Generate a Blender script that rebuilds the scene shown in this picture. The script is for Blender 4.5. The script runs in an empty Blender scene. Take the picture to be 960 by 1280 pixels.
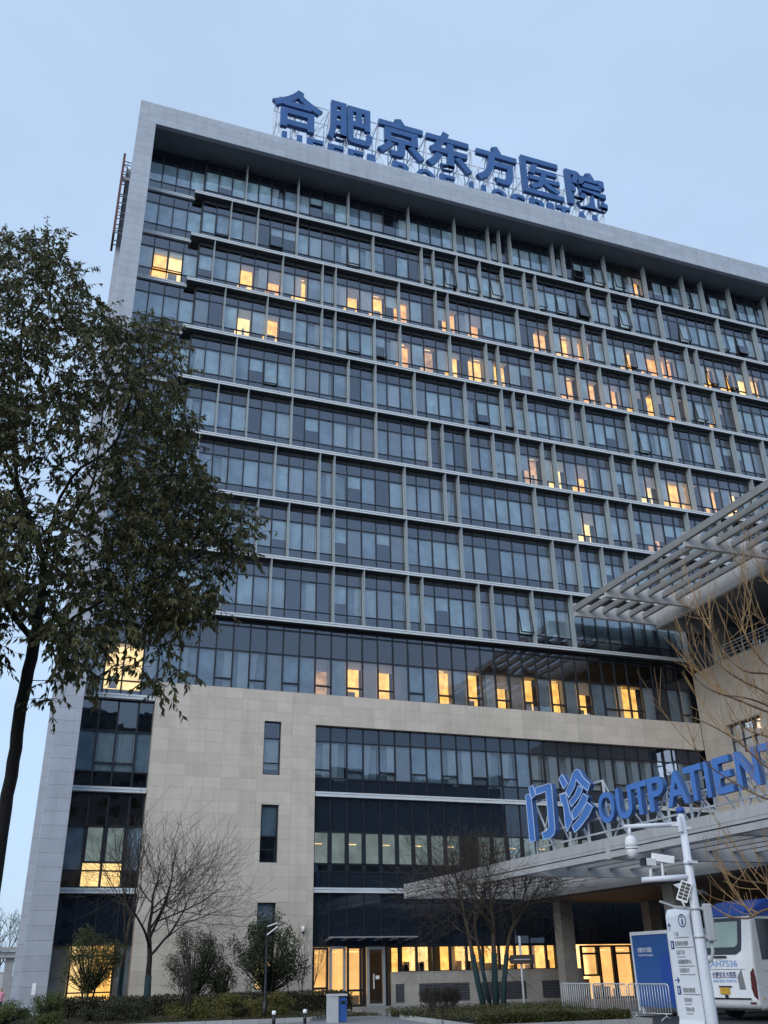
import bpy, bmesh, math, random
from mathutils import Vector, Matrix, noise

SC = bpy.context.scene
COL = SC.collection
PI = math.pi
def R(a): return math.radians(a)

# ------------------------------------------------------------------ materials
MATS = {}
def nodes_of(name):
    m = bpy.data.materials.new(name); m.use_nodes = True
    nt = m.node_tree; nt.nodes.clear()
    out = nt.nodes.new('ShaderNodeOutputMaterial')
    MATS[name] = m
    return m, nt, out
def N(nt, typ, **kw):
    n = nt.nodes.new(typ)
    for k, v in kw.items():
        if k in n.inputs: n.inputs[k].default_value = v
        else: setattr(n, k, v)
    return n
def principled(name, col, rough=0.6, metal=0.0, var=0.12, scale=3.0, spec=0.4, bump=0.0, bscale=40.0, streak=False):
    m, nt, out = nodes_of(name)
    b = N(nt, 'ShaderNodeBsdfPrincipled')
    b.inputs['Roughness'].default_value = rough; b.inputs['Metallic'].default_value = metal
    b.inputs['Specular IOR Level'].default_value = spec
    tc = N(nt, 'ShaderNodeTexCoord')
    mp = N(nt, 'ShaderNodeMapping')
    if streak: mp.inputs['Scale'].default_value = (1, 1, 0.12)
    nt.links.new(tc.outputs['Object'], mp.inputs['Vector'])
    nz = N(nt, 'ShaderNodeTexNoise'); nz.inputs['Scale'].default_value = scale; nz.inputs['Detail'].default_value = 5
    nt.links.new(mp.outputs['Vector'], nz.inputs['Vector'])
    mr = N(nt, 'ShaderNodeMapRange')
    mr.inputs['From Min'].default_value = 0.25; mr.inputs['From Max'].default_value = 0.75
    mr.inputs['To Min'].default_value = 1 - var; mr.inputs['To Max'].default_value = 1 + var
    nt.links.new(nz.outputs['Fac'], mr.inputs['Value'])
    mx = N(nt, 'ShaderNodeVectorMath', operation='SCALE'); mx.inputs[0].default_value = col[:3]
    nt.links.new(mr.outputs['Result'], mx.inputs['Scale'])
    nt.links.new(mx.outputs['Vector'], b.inputs['Base Color'])
    if bump:
        nb = N(nt, 'ShaderNodeTexNoise'); nb.inputs['Scale'].default_value = bscale; nb.inputs['Detail'].default_value = 4
        nt.links.new(tc.outputs['Object'], nb.inputs['Vector'])
        bp = N(nt, 'ShaderNodeBump'); bp.inputs['Strength'].default_value = bump; bp.inputs['Distance'].default_value = 0.02
        nt.links.new(nb.outputs['Fac'], bp.inputs['Height']); nt.links.new(bp.outputs['Normal'], b.inputs['Normal'])
    nt.links.new(b.outputs['BSDF'], out.inputs['Surface'])
    return m
def panelled(name, col, w, h, axis='xz', joint=0.006, jcol=0.55, rough=0.6, pvar=0.12, offs=(0, 0), spec=0.35, nvar=0.08, stagger=0.0, metal=0.0):
    """cladding of rectangular panels with thin joints; panels differ a little in tone"""
    m, nt, out = nodes_of(name)
    b = N(nt, 'ShaderNodeBsdfPrincipled'); b.inputs['Roughness'].default_value = rough
    b.inputs['Specular IOR Level'].default_value = spec; b.inputs['Metallic'].default_value = metal
    tc = N(nt, 'ShaderNodeTexCoord'); sp = N(nt, 'ShaderNodeSeparateXYZ'); cb = N(nt, 'ShaderNodeCombineXYZ')
    nt.links.new(tc.outputs['Object'], sp.inputs[0])
    nt.links.new(sp.outputs[{'x': 0, 'y': 1, 'z': 2}[axis[0]]], cb.inputs[0])
    nt.links.new(sp.outputs[{'x': 0, 'y': 1, 'z': 2}[axis[1]]], cb.inputs[1])
    ad = N(nt, 'ShaderNodeVectorMath', operation='ADD'); ad.inputs[1].default_value = (offs[0], offs[1], 0)
    nt.links.new(cb.outputs[0], ad.inputs[0])
    br = N(nt, 'ShaderNodeTexBrick'); br.offset = stagger; br.squash = 1.0
    br.inputs['Scale'].default_value = 1.0
    br.inputs['Brick Width'].default_value = w; br.inputs['Row Height'].default_value = h
    br.inputs['Mortar Size'].default_value = joint; br.inputs['Mortar Smooth'].default_value = 0.3
    br.inputs['Bias'].default_value = 0.0
    br.inputs['Color1'].default_value = tuple(c * (1 - pvar) for c in col) + (1,)
    br.inputs['Color2'].default_value = tuple(min(1, c * (1 + pvar)) for c in col) + (1,)
    br.inputs['Mortar'].default_value = tuple(c * jcol for c in col) + (1,)
    nt.links.new(ad.outputs[0], br.inputs['Vector'])
    nz = N(nt, 'ShaderNodeTexNoise'); nz.inputs['Scale'].default_value = 1.3; nz.inputs['Detail'].default_value = 8; nz.inputs['Roughness'].default_value = 0.65
    nt.links.new(tc.outputs['Object'], nz.inputs['Vector'])
    mr = N(nt, 'ShaderNodeMapRange'); mr.inputs['From Min'].default_value = 0.3; mr.inputs['From Max'].default_value = 0.7
    mr.inputs['To Min'].default_value = 1 - nvar; mr.inputs['To Max'].default_value = 1 + nvar
    nt.links.new(nz.outputs['Fac'], mr.inputs['Value'])
    mx = N(nt, 'ShaderNodeVectorMath', operation='SCALE')
    ms = N(nt, 'ShaderNodeMapping'); ms.inputs['Scale'].default_value = (1.6, 1.6, 0.07)
    nt.links.new(tc.outputs['Object'], ms.inputs[0])
    n2 = N(nt, 'ShaderNodeTexNoise'); n2.inputs['Scale'].default_value = 1.5; n2.inputs['Detail'].default_value = 6; n2.inputs['Roughness'].default_value = 0.7
    nt.links.new(ms.outputs[0], n2.inputs['Vector'])
    m2 = N(nt, 'ShaderNodeMapRange'); m2.inputs['From Min'].default_value = 0.5; m2.inputs['From Max'].default_value = 0.75; m2.inputs['To Min'].default_value = 1.0; m2.inputs['To Max'].default_value = 0.86
    nt.links.new(n2.outputs['Fac'], m2.inputs['Value'])
    mm = N(nt, 'ShaderNodeMath', operation='MULTIPLY'); nt.links.new(mr.outputs['Result'], mm.inputs[0]); nt.links.new(m2.outputs['Result'], mm.inputs[1])
    nt.links.new(br.outputs['Color'], mx.inputs[0]); nt.links.new(mm.outputs[0], mx.inputs['Scale'])
    nt.links.new(mx.outputs['Vector'], b.inputs['Base Color'])
    bp = N(nt, 'ShaderNodeBump'); bp.inputs['Strength'].default_value = 0.4; bp.inputs['Distance'].default_value = 0.01; bp.invert = True
    nt.links.new(br.outputs['Fac'], bp.inputs['Height']); nt.links.new(bp.outputs['Normal'], b.inputs['Normal'])
    nt.links.new(b.outputs['BSDF'], out.inputs['Surface'])
    return m
def glass(name, refl, tint, trans=1.0, rough=0.015, back=None):
    """coated architectural glass: part mirror, part tinted see-through (or opaque back-painted when back is given)"""
    m, nt, out = nodes_of(name)
    gl = N(nt, 'ShaderNodeBsdfGlossy'); gl.inputs['Roughness'].default_value = rough; gl.inputs['Color'].default_value = tuple(refl[1]) + (1,)
    if back is None:
        tr = N(nt, 'ShaderNodeBsdfTransparent'); tr.inputs['Color'].default_value = tuple(tint) + (1,)
    else:
        tr = N(nt, 'ShaderNodeBsdfDiffuse'); tr.inputs['Color'].default_value = tuple(back) + (1,)
    fr = N(nt, 'ShaderNodeFresnel'); fr.inputs['IOR'].default_value = 1.5
    ma = N(nt, 'ShaderNodeMath', operation='MULTIPLY_ADD'); ma.inputs[1].default_value = 0.85; ma.inputs[2].default_value = refl[0]
    ma.use_clamp = True
    nt.links.new(fr.outputs[0], ma.inputs[0])
    tc = N(nt, 'ShaderNodeTexCoord'); nz = N(nt, 'ShaderNodeTexNoise'); nz.inputs['Scale'].default_value = 0.9
    nt.links.new(tc.outputs['Object'], nz.inputs['Vector'])
    bp = N(nt, 'ShaderNodeBump'); bp.inputs['Strength'].default_value = 0.06; bp.inputs['Distance'].default_value = 0.05
    nt.links.new(nz.outputs['Fac'], bp.inputs['Height']); nt.links.new(bp.outputs['Normal'], gl.inputs['Normal'])
    mx = N(nt, 'ShaderNodeMixShader')
    nt.links.new(ma.outputs[0], mx.inputs[0]); nt.links.new(tr.outputs[0], mx.inputs[1]); nt.links.new(gl.outputs[0], mx.inputs[2])
    nt.links.new(mx.outputs[0], out.inputs['Surface'])
    return m
def cloth(name, col, transl=0.35, var=0.1):
    m, nt, out = nodes_of(name)
    d = N(nt, 'ShaderNodeBsdfDiffuse'); t = N(nt, 'ShaderNodeBsdfTranslucent')
    tc = N(nt, 'ShaderNodeTexCoord'); nz = N(nt, 'ShaderNodeTexNoise'); nz.inputs['Scale'].default_value = 1.1
    nt.links.new(tc.outputs['Object'], nz.inputs['Vector'])
    mr = N(nt, 'ShaderNodeMapRange'); mr.inputs['From Min'].default_value = 0.3; mr.inputs['From Max'].default_value = 0.7
    mr.inputs['To Min'].default_value = 1 - var; mr.inputs['To Max'].default_value = 1 + var
    nt.links.new(nz.outputs['Fac'], mr.inputs['Value'])
    sc = N(nt, 'ShaderNodeVectorMath', operation='SCALE'); sc.inputs[0].default_value = col
    nt.links.new(mr.outputs[0], sc.inputs['Scale'])
    nt.links.new(sc.outputs[0], d.inputs['Color']); nt.links.new(sc.outputs[0], t.inputs['Color'])
    mx = N(nt, 'ShaderNodeMixShader'); mx.inputs[0].default_value = transl
    nt.links.new(d.outputs[0], mx.inputs[1]); nt.links.new(t.outputs[0], mx.inputs[2])
    nt.links.new(mx.outputs[0], out.inputs['Surface'])
    return m
def lit(name, col, strength, var=0.35, scale=1.6):
    """a lit room seen through a window: wall, furniture and lamp patches of differing brightness"""
    m, nt, out = nodes_of(name)
    e = N(nt, 'ShaderNodeEmission'); e.inputs['Strength'].default_value = strength
    tc = N(nt, 'ShaderNodeTexCoord'); nz = N(nt, 'ShaderNodeTexNoise'); nz.inputs['Scale'].default_value = scale; nz.inputs['Detail'].default_value = 3
    nt.links.new(tc.outputs['Object'], nz.inputs['Vector'])
    mr = N(nt, 'ShaderNodeMapRange'); mr.inputs['From Min'].default_value = 0.3; mr.inputs['From Max'].default_value = 0.7
    mr.inputs['To Min'].default_value = 1 - var; mr.inputs['To Max'].default_value = 1 + var
    nt.links.new(nz.outputs['Fac'], mr.inputs['Value'])
    sc = N(nt, 'ShaderNodeVectorMath', operation='SCALE'); sc.inputs[0].default_value = col
    nt.links.new(mr.outputs[0], sc.inputs['Scale']); nt.links.new(sc.outputs[0], e.inputs['Color'])
    nt.links.new(e.outputs[0], out.inputs['Surface'])
    return m
def leafmat(name, col, col2, transl=0.25, rough=0.5):
    m, nt, out = nodes_of(name)
    b = N(nt, 'ShaderNodeBsdfPrincipled'); b.inputs['Roughness'].default_value = rough; b.inputs['Specular IOR Level'].default_value = 0.35
    t = N(nt, 'ShaderNodeBsdfTranslucent')
    tc = N(nt, 'ShaderNodeTexCoord'); nz = N(nt, 'ShaderNodeTexNoise'); nz.inputs['Scale'].default_value = 1.2
    nt.links.new(tc.outputs['Object'], nz.inputs['Vector'])
    ge = N(nt, 'ShaderNodeNewGeometry')
    ad = N(nt, 'ShaderNodeMath', operation='ADD')
    nt.links.new(nz.outputs['Fac'], ad.inputs[0])
    ml = N(nt, 'ShaderNodeMath', operation='MULTIPLY_ADD'); ml.inputs[1].default_value = 0.7; ml.inputs[2].default_value = -0.35
    nt.links.new(ge.outputs['Random Per Island'], ml.inputs[0]); nt.links.new(ml.outputs[0], ad.inputs[1])
    mx = N(nt, 'ShaderNodeMix', data_type='RGBA'); mx.clamp_factor = True
    mx.inputs[6].default_value = tuple(col) + (1,); mx.inputs[7].default_value = tuple(col2) + (1,)
    nt.links.new(ad.outputs[0], mx.inputs[0])
    nt.links.new(mx.outputs[2], b.inputs['Base Color']); nt.links.new(mx.outputs[2], t.inputs['Color'])
    ms = N(nt, 'ShaderNodeMixShader'); ms.inputs[0].default_value = transl
    nt.links.new(b.outputs[0], ms.inputs[1]); nt.links.new(t.outputs[0], ms.inputs[2])
    nt.links.new(ms.outputs[0], out.inputs['Surface'])
    return m

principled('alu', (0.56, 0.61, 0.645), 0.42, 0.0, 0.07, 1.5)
principled('fin_metal', (0.28, 0.33, 0.355), 0.45, 0.0, 0.05, 2)
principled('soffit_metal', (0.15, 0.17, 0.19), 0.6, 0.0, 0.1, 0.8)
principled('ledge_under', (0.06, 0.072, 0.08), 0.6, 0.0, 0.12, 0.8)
principled('dark_frame', (0.011, 0.015, 0.023), 0.45, 0.0, 0.1, 3)
principled('room_dark', (0.055, 0.06, 0.07), 0.9, 0, 0.2, 1)
panelled('pier_clad', (0.36, 0.395, 0.45), 3.3, 0.63, 'xz', 0.012, 0.6, 0.5, 0.05, (0.0, 0.0))
panelled('fascia_clad', (0.36, 0.395, 0.45), 1.66, 0.64, 'xz', 0.012, 0.62, 0.5, 0.06, (0.45, 0.26))
panelled('side_clad', (0.36, 0.395, 0.45), 1.66, 0.63, 'yz', 0.012, 0.6, 0.5, 0.05, (0, 0))
panelled('stone', (0.52, 0.475, 0.41), 0.975, 0.62, 'xz', 0.007, 0.62, 0.75, 0.075, (0.36, 0.05), nvar=0.07)
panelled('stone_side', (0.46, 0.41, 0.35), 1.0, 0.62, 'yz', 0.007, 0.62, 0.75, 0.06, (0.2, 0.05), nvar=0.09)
panelled('stone_dado', (0.38, 0.36, 0.325), 0.975, 1.0, 'xz', 0.005, 0.6, 0.75, 0.12, (0.36, 0.0), nvar=0.16)
panelled('canopy_clad', (0.42, 0.42, 0.42), 3.0, 2.0, 'yz', 0.012, 0.55, 0.5, 0.05, (0, 0.6), nvar=0.14)
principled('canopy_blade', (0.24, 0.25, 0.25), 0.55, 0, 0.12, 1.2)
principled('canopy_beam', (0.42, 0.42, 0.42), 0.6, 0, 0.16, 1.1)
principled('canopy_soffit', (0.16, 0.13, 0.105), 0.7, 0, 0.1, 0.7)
glass('glass_tower', (0.14, (0.78, 0.87, 1.0)), (0.84, 0.91, 0.95))
glass('glass_podium', (0.10, (0.80, 0.88, 1.0)), (0.74, 0.82, 0.87))
glass('glass_spandrel', (0.05, (0.75, 0.85, 1.0)), None, back=(0.012, 0.018, 0.028))
glass('glass_clear', (0.05, (0.9, 0.95, 1.0)), (0.86, 0.88, 0.9))
cloth('blind_pale', (0.72, 0.85, 0.86), 0.10, 0.22)
cloth('blind_grey', (0.48, 0.58, 0.64), 0.12, 0.25)
cloth('blind_beige', (0.54, 0.56, 0.58), 0.25)
cloth('curtain_white', (0.82, 0.87, 0.88), 0.15)
cloth('curtain_cream', (0.70, 0.66, 0.56), 0.3)
lit('blind_office_glow', (0.80, 0.92, 0.84), 0.24, 0.3, 1.2)  # glow put into the blind in place of room light behind it
lit('lit_warm', (1.0, 0.48, 0.11), 1.6, 0.35, 2.0)
lit('lit_orange', (1.0, 0.43, 0.13), 1.35, 0.4, 2.0)
lit('lit_white', (1.0, 0.62, 0.24), 1.7, 0.28, 1.3)
lit('lit_dim', (1.0, 0.52, 0.26), 0.7, 0.5)
lit('lit_lobby', (1.0, 0.53, 0.17), 1.15, 0.3, 0.8)
lit('lit_lamp', (1.0, 0.95, 0.85), 6.0, 0.0)
principled('sign_blue', (0.032, 0.10, 0.27), 0.45, 0, 0.16, 1.2, streak=True)
principled('sign_blue_side', (0.035, 0.09, 0.24), 0.4, 0, 0.06, 2)
principled('sign_blue_pale', (0.065, 0.19, 0.52), 0.4, 0, 0.08, 2)
principled('sign_edge', (0.42, 0.56, 0.78), 0.35, 0, 0.1, 2)
principled('steel_pale', (0.66, 0.70, 0.76), 0.5, 0.1, 0.12, 4)
principled('steel_grey', (0.34, 0.35, 0.36), 0.5, 0.3, 0.15, 4)
principled('steel_galv', (0.58, 0.61, 0.64), 0.4, 0.2, 0.12, 6)
principled('white_paint', (0.84, 0.86, 0.88), 0.35, 0, 0.04, 2)
principled('pole_paint', (0.76, 0.80, 0.86), 0.35, 0, 0.05, 3)
principled('grey_paint', (0.20, 0.21, 0.24), 0.45, 0, 0.08, 2)
principled('cabinet_grey', (0.45, 0.47, 0.50), 0.5, 0, 0.08, 4)
principled('black_plastic', (0.015, 0.015, 0.017), 0.4, 0, 0.1, 4)
principled('maroon', (0.10, 0.045, 0.05), 0.6, 0, 0.15, 1.5)
principled('navy_print', (0.03, 0.05, 0.22), 0.6, 0, 0.05, 5)
principled('grey_print', (0.22, 0.23, 0.25), 0.6, 0, 0.05, 5)
principled('map_print', (0.38, 0.62, 0.68), 0.6, 0, 0.25, 25)
principled('bus_white', (0.86, 0.87, 0.88), 0.25, 0, 0.09, 1.5, spec=0.5, streak=True)
principled('bus_blue', (0.03, 0.10, 0.42), 0.3, 0, 0.05, 1)
principled('bus_text', (0.22, 0.42, 0.72), 0.5, 0, 0.03, 3)
principled('bus_glass_green', (0.33, 0.43, 0.38), 0.12, 0, 0.1, 2, spec=0.6)
principled('bus_glass_dark', (0.012, 0.014, 0.018), 0.12, 0, 0.1, 2, spec=0.6)
principled('tail_red', (0.10, 0.008, 0.01), 0.2, 0, 0.1, 5)
principled('plate_yellow', (0.62, 0.36, 0.03), 0.5, 0, 0.1, 10)
principled('grille_grey', (0.22, 0.23, 0.24), 0.5, 0, 0.1, 20)
principled('rubber', (0.02, 0.02, 0.02), 0.8, 0, 0.1, 10)
principled('container_blue', (0.035, 0.12, 0.36), 0.45, 0, 0.08, 1)
principled('bin_blue', (0.03, 0.10, 0.32), 0.4, 0, 0.06, 3)
principled('brown_sign', (0.10, 0.09, 0.085), 0.5, 0, 0.06, 3)
principled('door_frame_steel', (0.38, 0.40, 0.41), 0.35, 0.2, 0.05, 3)
principled('bark_dark', (0.016, 0.014, 0.012), 0.9, 0, 0.3, 14, bump=0.6, bscale=60)
principled('bark_grey', (0.065, 0.056, 0.048), 0.9, 0, 0.25, 8)
principled('bark_brown', (0.060, 0.045, 0.034), 0.9, 0, 0.25, 8)
principled('twig_brown', (0.050, 0.040, 0.034), 0.9, 0, 0.25, 8)
principled('twig_gold', (0.36, 0.225, 0.10), 0.75, 0, 0.25, 3)
principled('limb_gold', (0.17, 0.105, 0.06), 0.8, 0, 0.3, 6)
principled('trunk_wrap', (0.012, 0.036, 0.040), 0.9, 0, 0.25, 20)
leafmat('leaf_tree', (0.050, 0.058, 0.021), (0.180, 0.172, 0.070), 0.32, 0.5)
leafmat('leaf_dark', (0.026, 0.040, 0.018), (0.070, 0.085, 0.036), 0.2)
leafmat('leaf_olive', (0.045, 0.055, 0.018), (0.11, 0.11, 0.04), 0.2)
leafmat('leaf_hedge', (0.028, 0.036, 0.018), (0.070, 0.068, 0.034), 0.15)
leafmat('leaf_yellow', (0.075, 0.080, 0.018), (0.17, 0.15, 0.042), 0.2)
leafmat('leaf_green', (0.055, 0.080, 0.022), (0.13, 0.15, 0.042), 0.2)
leafmat('leaf_grass', (0.040, 0.045, 0.020), (0.09, 0.08, 0.038), 0.2)
leafmat('leaf_redbrown', (0.045, 0.028, 0.022), (0.08, 0.05, 0.036), 0.2)
principled('soil', (0.045, 0.04, 0.028), 0.95, 0, 0.3, 6)
panelled('paving', (0.25, 0.25, 0.25), 0.8, 0.4, 'xy', 0.006, 0.6, 0.6, 0.12, (0, 0), nvar=0.18, stagger=0.5)
principled('asphalt', (0.055, 0.056, 0.06), 0.8, 0, 0.2, 5, bump=0.3, bscale=120)
panelled('kerb_stone', (0.36, 0.36, 0.355), 1.0, 9.0, 'xy', 0.012, 0.5, 0.7, 0.1, (0, 0), nvar=0.15)
principled('block_wall', (0.14, 0.145, 0.15), 0.85, 0, 0.15, 0.4)
principled('far_wall', (0.50, 0.52, 0.54), 0.8, 0, 0.1, 1)
principled('person_pink', (0.62, 0.28, 0.36), 0.85, 0, 0.08, 6)
principled('person_dark', (0.03, 0.03, 0.035), 0.9, 0, 0.1, 6)
principled('person_skin', (0.42, 0.27, 0.20), 0.6, 0, 0.05, 6)
principled('hair_black', (0.012, 0.011, 0.011), 0.6, 0, 0.1, 10)

# ------------------------------------------------------------------ mesh builder
class MB:
    def __init__(self): self.v = []; self.f = []; self.m = []; self.sm = []
    def quad(self, a, b, c, d, m=0, s=False):
        i = len(self.v); self.v += [tuple(a), tuple(b), tuple(c), tuple(d)]; self.f.append((i, i+1, i+2, i+3)); self.m.append(m); self.sm.append(s)
    def poly(self, pts, m=0):
        i = len(self.v); self.v += [tuple(p) for p in pts]; self.f.append(tuple(range(i, i+len(pts)))); self.m.append(m); self.sm.append(False)
    def box(self, x0, x1, y0, y1, z0, z1, m=0):
        i = len(self.v)
        self.v += [(x0,y0,z0),(x1,y0,z0),(x1,y1,z0),(x0,y1,z0),(x0,y0,z1),(x1,y0,z1),(x1,y1,z1),(x0,y1,z1)]
        for q in ((0,3,2,1),(4,5,6,7),(0,1,5,4),(1,2,6,5),(2,3,7,6),(3,0,4,7)):
            self.f.append(tuple(i+k for k in q)); self.m.append(m); self.sm.append(False)
    def bar(self, p, q, w, h, m=0, up=(0,0,1)):
        """rectangular bar from p to q"""
        p = Vector(p); q = Vector(q); d = (q-p).normalized(); u = Vector(up)
        if abs(d.dot(u)) > 0.98: u = Vector((1,0,0))
        s = d.cross(u).normalized(); t = s.cross(d).normalized()
        i = len(self.v)
        for c in (p, q):
            for a, b in ((-1,-1),(1,-1),(1,1),(-1,1)): self.v.append(tuple(c + s*(a*w/2) + t*(b*h/2)))
        for k in ((0,1,2,3),(7,6,5,4),(0,4,5,1),(1,5,6,2),(2,6,7,3),(3,7,4,0)):
            self.f.append(tuple(i+j for j in k)); self.m.append(m); self.sm.append(False)
    def tube(self, pts, rad, n=6, m=0, cap=True, smooth=True):
        pts = [Vector(p) for p in pts]
        if not isinstance(rad, (list, tuple)): rad = [rad]*len(pts)
        i0 = len(self.v); L = len(pts); ref = None
        for k, p in enumerate(pts):
            d = (pts[min(k+1, L-1)] - pts[max(k-1, 0)])
            if d.length < 1e-9: d = Vector((0,0,1))
            d.normalize()
            if ref is None: ref = Vector((1,0,0)) if abs(d.x) < 0.9 else Vector((0,1,0))
            s = (ref - d*ref.dot(d))
            if s.length < 1e-6: s = d.orthogonal()
            s.normalize(); t = d.cross(s); ref = s
            for j in range(n):
                a = 2*PI*j/n; self.v.append(tuple(p + (s*math.cos(a) + t*math.sin(a))*rad[k]))
        for k in range(L-1):
            for j in range(n):
                a = i0+k*n+j; b = i0+k*n+(j+1) % n
                self.f.append((a, b, b+n, a+n)); self.m.append(m); self.sm.append(smooth)
        if cap and n > 3:
            self.f.append(tuple(i0+j for j in reversed(range(n)))); self.m.append(m); self.sm.append(False)
            self.f.append(tuple(i0+(L-1)*n+j for j in range(n))); self.m.append(m); self.sm.append(False)
    def prism(self, pts2, fn, d0, d1, m=0, ms=None, rim=None):
        """outline pts2 (a,b) extruded between depths d0 and d1; fn(a,b,d)->xyz"""
        ms = m if ms is None else ms
        n = len(pts2); i = len(self.v)
        self.v += [fn(a, b, d0) for a, b in pts2] + [fn(a, b, d1) for a, b in pts2]
        self.f.append(tuple(range(i, i+n))); self.m.append(m); self.sm.append(False)
        self.f.append(tuple(reversed(range(i+n, i+2*n)))); self.m.append(m); self.sm.append(False)
        for k in range(n):
            j = (k+1) % n; self.f.append((i+k, i+n+k, i+n+j, i+j)); self.m.append(ms); self.sm.append(False)
    def add(self, vf, fn, m=0):
        vs, fs = vf; i = len(self.v)
        self.v += [fn(*v) for v in vs]
        for f in fs: self.f.append(tuple(i+k for k in f)); self.m.append(m); self.sm.append(False)
    def xform(self, M):
        self.v = [tuple(M @ Vector(p)) for p in self.v]
    def build(self, name, mats, parent=None, local=False, recalc=True):
        me = bpy.data.meshes.new(name); me.from_pydata(self.v, [], self.f)
        for mm in (mats if isinstance(mats, (list, tuple)) else [mats]): me.materials.append(MATS[mm])
        me.polygons.foreach_set('material_index', self.m); me.polygons.foreach_set('use_smooth', self.sm)
        if recalc:
            bm = bmesh.new(); bm.from_mesh(me); bmesh.ops.recalc_face_normals(bm, faces=bm.faces); bm.to_mesh(me); bm.free()
        me.update()
        o = bpy.data.objects.new(name, me); COL.objects.link(o)
        if parent is not None:
            o.parent = parent
            if not local: o.matrix_parent_inverse = world_of(parent).inverted()
        return o
def world_of(o):
    M = Matrix.LocRotScale(o.location, o.rotation_euler, None)
    if o.parent: M = world_of(o.parent) @ o.matrix_parent_inverse @ M
    return M
def tag(o, label=None, cat=None, group=None, kind=None):
    if label: o['label'] = label
    if cat: o['category'] = cat
    if group: o['group'] = group
    if kind: o['kind'] = kind
    return o
def thing(name, label, cat, loc=(0,0,0), rz=0.0, group=None):
    o = bpy.data.objects.new(name, None); COL.objects.link(o); o.empty_display_size = 0.3
    o.location = loc; o.rotation_euler = (0, 0, rz)
    return tag(o, label, cat, group)
def copy_tree(o, parent=None):
    c = o.copy(); COL.objects.link(c); c.parent = parent
    for ch in list(o.children): copy_tree(ch, c)
    return c
def bevel(o, w=0.01, seg=2):
    md = o.modifiers.new('edge', 'BEVEL'); md.width = w; md.segments = seg; md.limit_method = 'ANGLE'; md.angle_limit = R(40)
    return o
_tc = {}
def glyphs(s, off=0.0, depth=0.02):
    """lettering as a mesh, normalised to a unit box (0..1, 0..1), depth 0..1"""
    key = (s, off)
    if key in _tc: return _tc[key]
    c = bpy.data.curves.new('lettering', 'FONT'); c.body = s; c.size = 1; c.offset = off; c.extrude = 0.5; c.resolution_u = 4
    o = bpy.data.objects.new('lettering', c); COL.objects.link(o)
    dg = bpy.context.evaluated_depsgraph_get(); dg.update()
    me = bpy.data.meshes.new_from_object(o.evaluated_get(dg))
    vs = [tuple(v.co) for v in me.vertices]; fs = [tuple(p.vertices) for p in me.polygons]
    COL.objects.unlink(o); bpy.data.objects.remove(o); bpy.data.curves.remove(c); bpy.data.meshes.remove(me)
    x0 = min(v[0] for v in vs); x1 = max(v[0] for v in vs); y0 = min(v[1] for v in vs); y1 = max(v[1] for v in vs)
    vs = [((v[0]-x0)/(x1-x0), (v[1]-y0)/(y1-y0), v[2]+0.5) for v in vs]
    _tc[key] = (vs, fs, (x1-x0)/(y1-y0))
    return _tc[key]

# ------------------------------------------------------------------ camera
F_PX, PITCH, ROLL, YAW = 1166.19, 0.454815778, -0.0191995, 0.356326636
fh = Vector((math.sin(YAW), math.cos(YAW), 0)); rh = Vector((math.cos(YAW), -math.sin(YAW), 0))
fw = fh*math.cos(PITCH) + Vector((0,0,1))*math.sin(PITCH); u0 = rh.cross(fw)
rt = rh*math.cos(ROLL) + u0*math.sin(ROLL); up = rt.cross(fw)
cd = bpy.data.cameras.new('camera'); cam = bpy.data.objects.new('camera', cd); COL.objects.link(cam)
cd.sensor_fit = 'VERTICAL'; cd.sensor_height = 36.0; cd.lens = 36.0*F_PX/1280.0
cd.clip_start = 0.1; cd.clip_end = 3000
M = Matrix.Identity(4)
for i, c in enumerate((rt, up, -fw)):
    for j in range(3): M[j][i] = c[j]
M.translation = Vector((0, 0, 1.75)); cam.matrix_world = M
SC.camera = cam

# ------------------------------------------------------------------ light
w = bpy.data.worlds.new('World'); SC.world = w; w.use_nodes = True
nt = w.node_tree; nt.nodes.clear()
wo = nt.nodes.new('ShaderNodeOutputWorld'); bg = nt.nodes.new('ShaderNodeBackground')
sky = nt.nodes.new('ShaderNodeTexSky'); sky.sky_type = 'NISHITA'; sky.sun_disc = False
SUN_EL, SUN_AZ = R(27), R(226)      # azimuth clockwise from +Y: the pale evening sun is low behind the viewer
sky.sun_elevation = SUN_EL; sky.sun_rotation = SUN_AZ; sky.altitude = 50; sky.air_density = 1.0; sky.dust_density = 2.0; sky.ozone_density = 2.0
bg.inputs['Strength'].default_value = 0.15
# thin even evening cloud over the whole sky, a little brighter towards the horizon
tcw = nt.nodes.new('ShaderNodeTexCoord'); spw = nt.nodes.new('ShaderNodeSeparateXYZ'); nt.links.new(tcw.outputs['Generated'], spw.inputs[0])
crw = nt.nodes.new('ShaderNodeValToRGB'); nt.links.new(spw.outputs[2], crw.inputs[0])
crw.color_ramp.elements[0].position = 0.0; crw.color_ramp.elements[0].color = (2.5, 3.4, 4.6, 1)
crw.color_ramp.elements[1].position = 1.0; crw.color_ramp.elements[1].color = (2.6, 3.45, 4.6, 1)
e_ = crw.color_ramp.elements.new(0.35); e_.color = (2.7, 3.55, 4.75, 1)
adw = nt.nodes.new('ShaderNodeMix'); adw.data_type = 'RGBA'; adw.blend_type = 'ADD'; adw.inputs[0].default_value = 1.0; adw.clamp_result = False
nzw = nt.nodes.new('ShaderNodeTexNoise'); nzw.inputs['Scale'].default_value = 2.2; nzw.inputs['Detail'].default_value = 6; nzw.inputs['Roughness'].default_value = 0.55
mpw = nt.nodes.new('ShaderNodeMapping'); mpw.inputs['Scale'].default_value = (1, 1, 2.4); nt.links.new(tcw.outputs['Generated'], mpw.inputs[0]); nt.links.new(mpw.outputs[0], nzw.inputs['Vector'])
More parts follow.
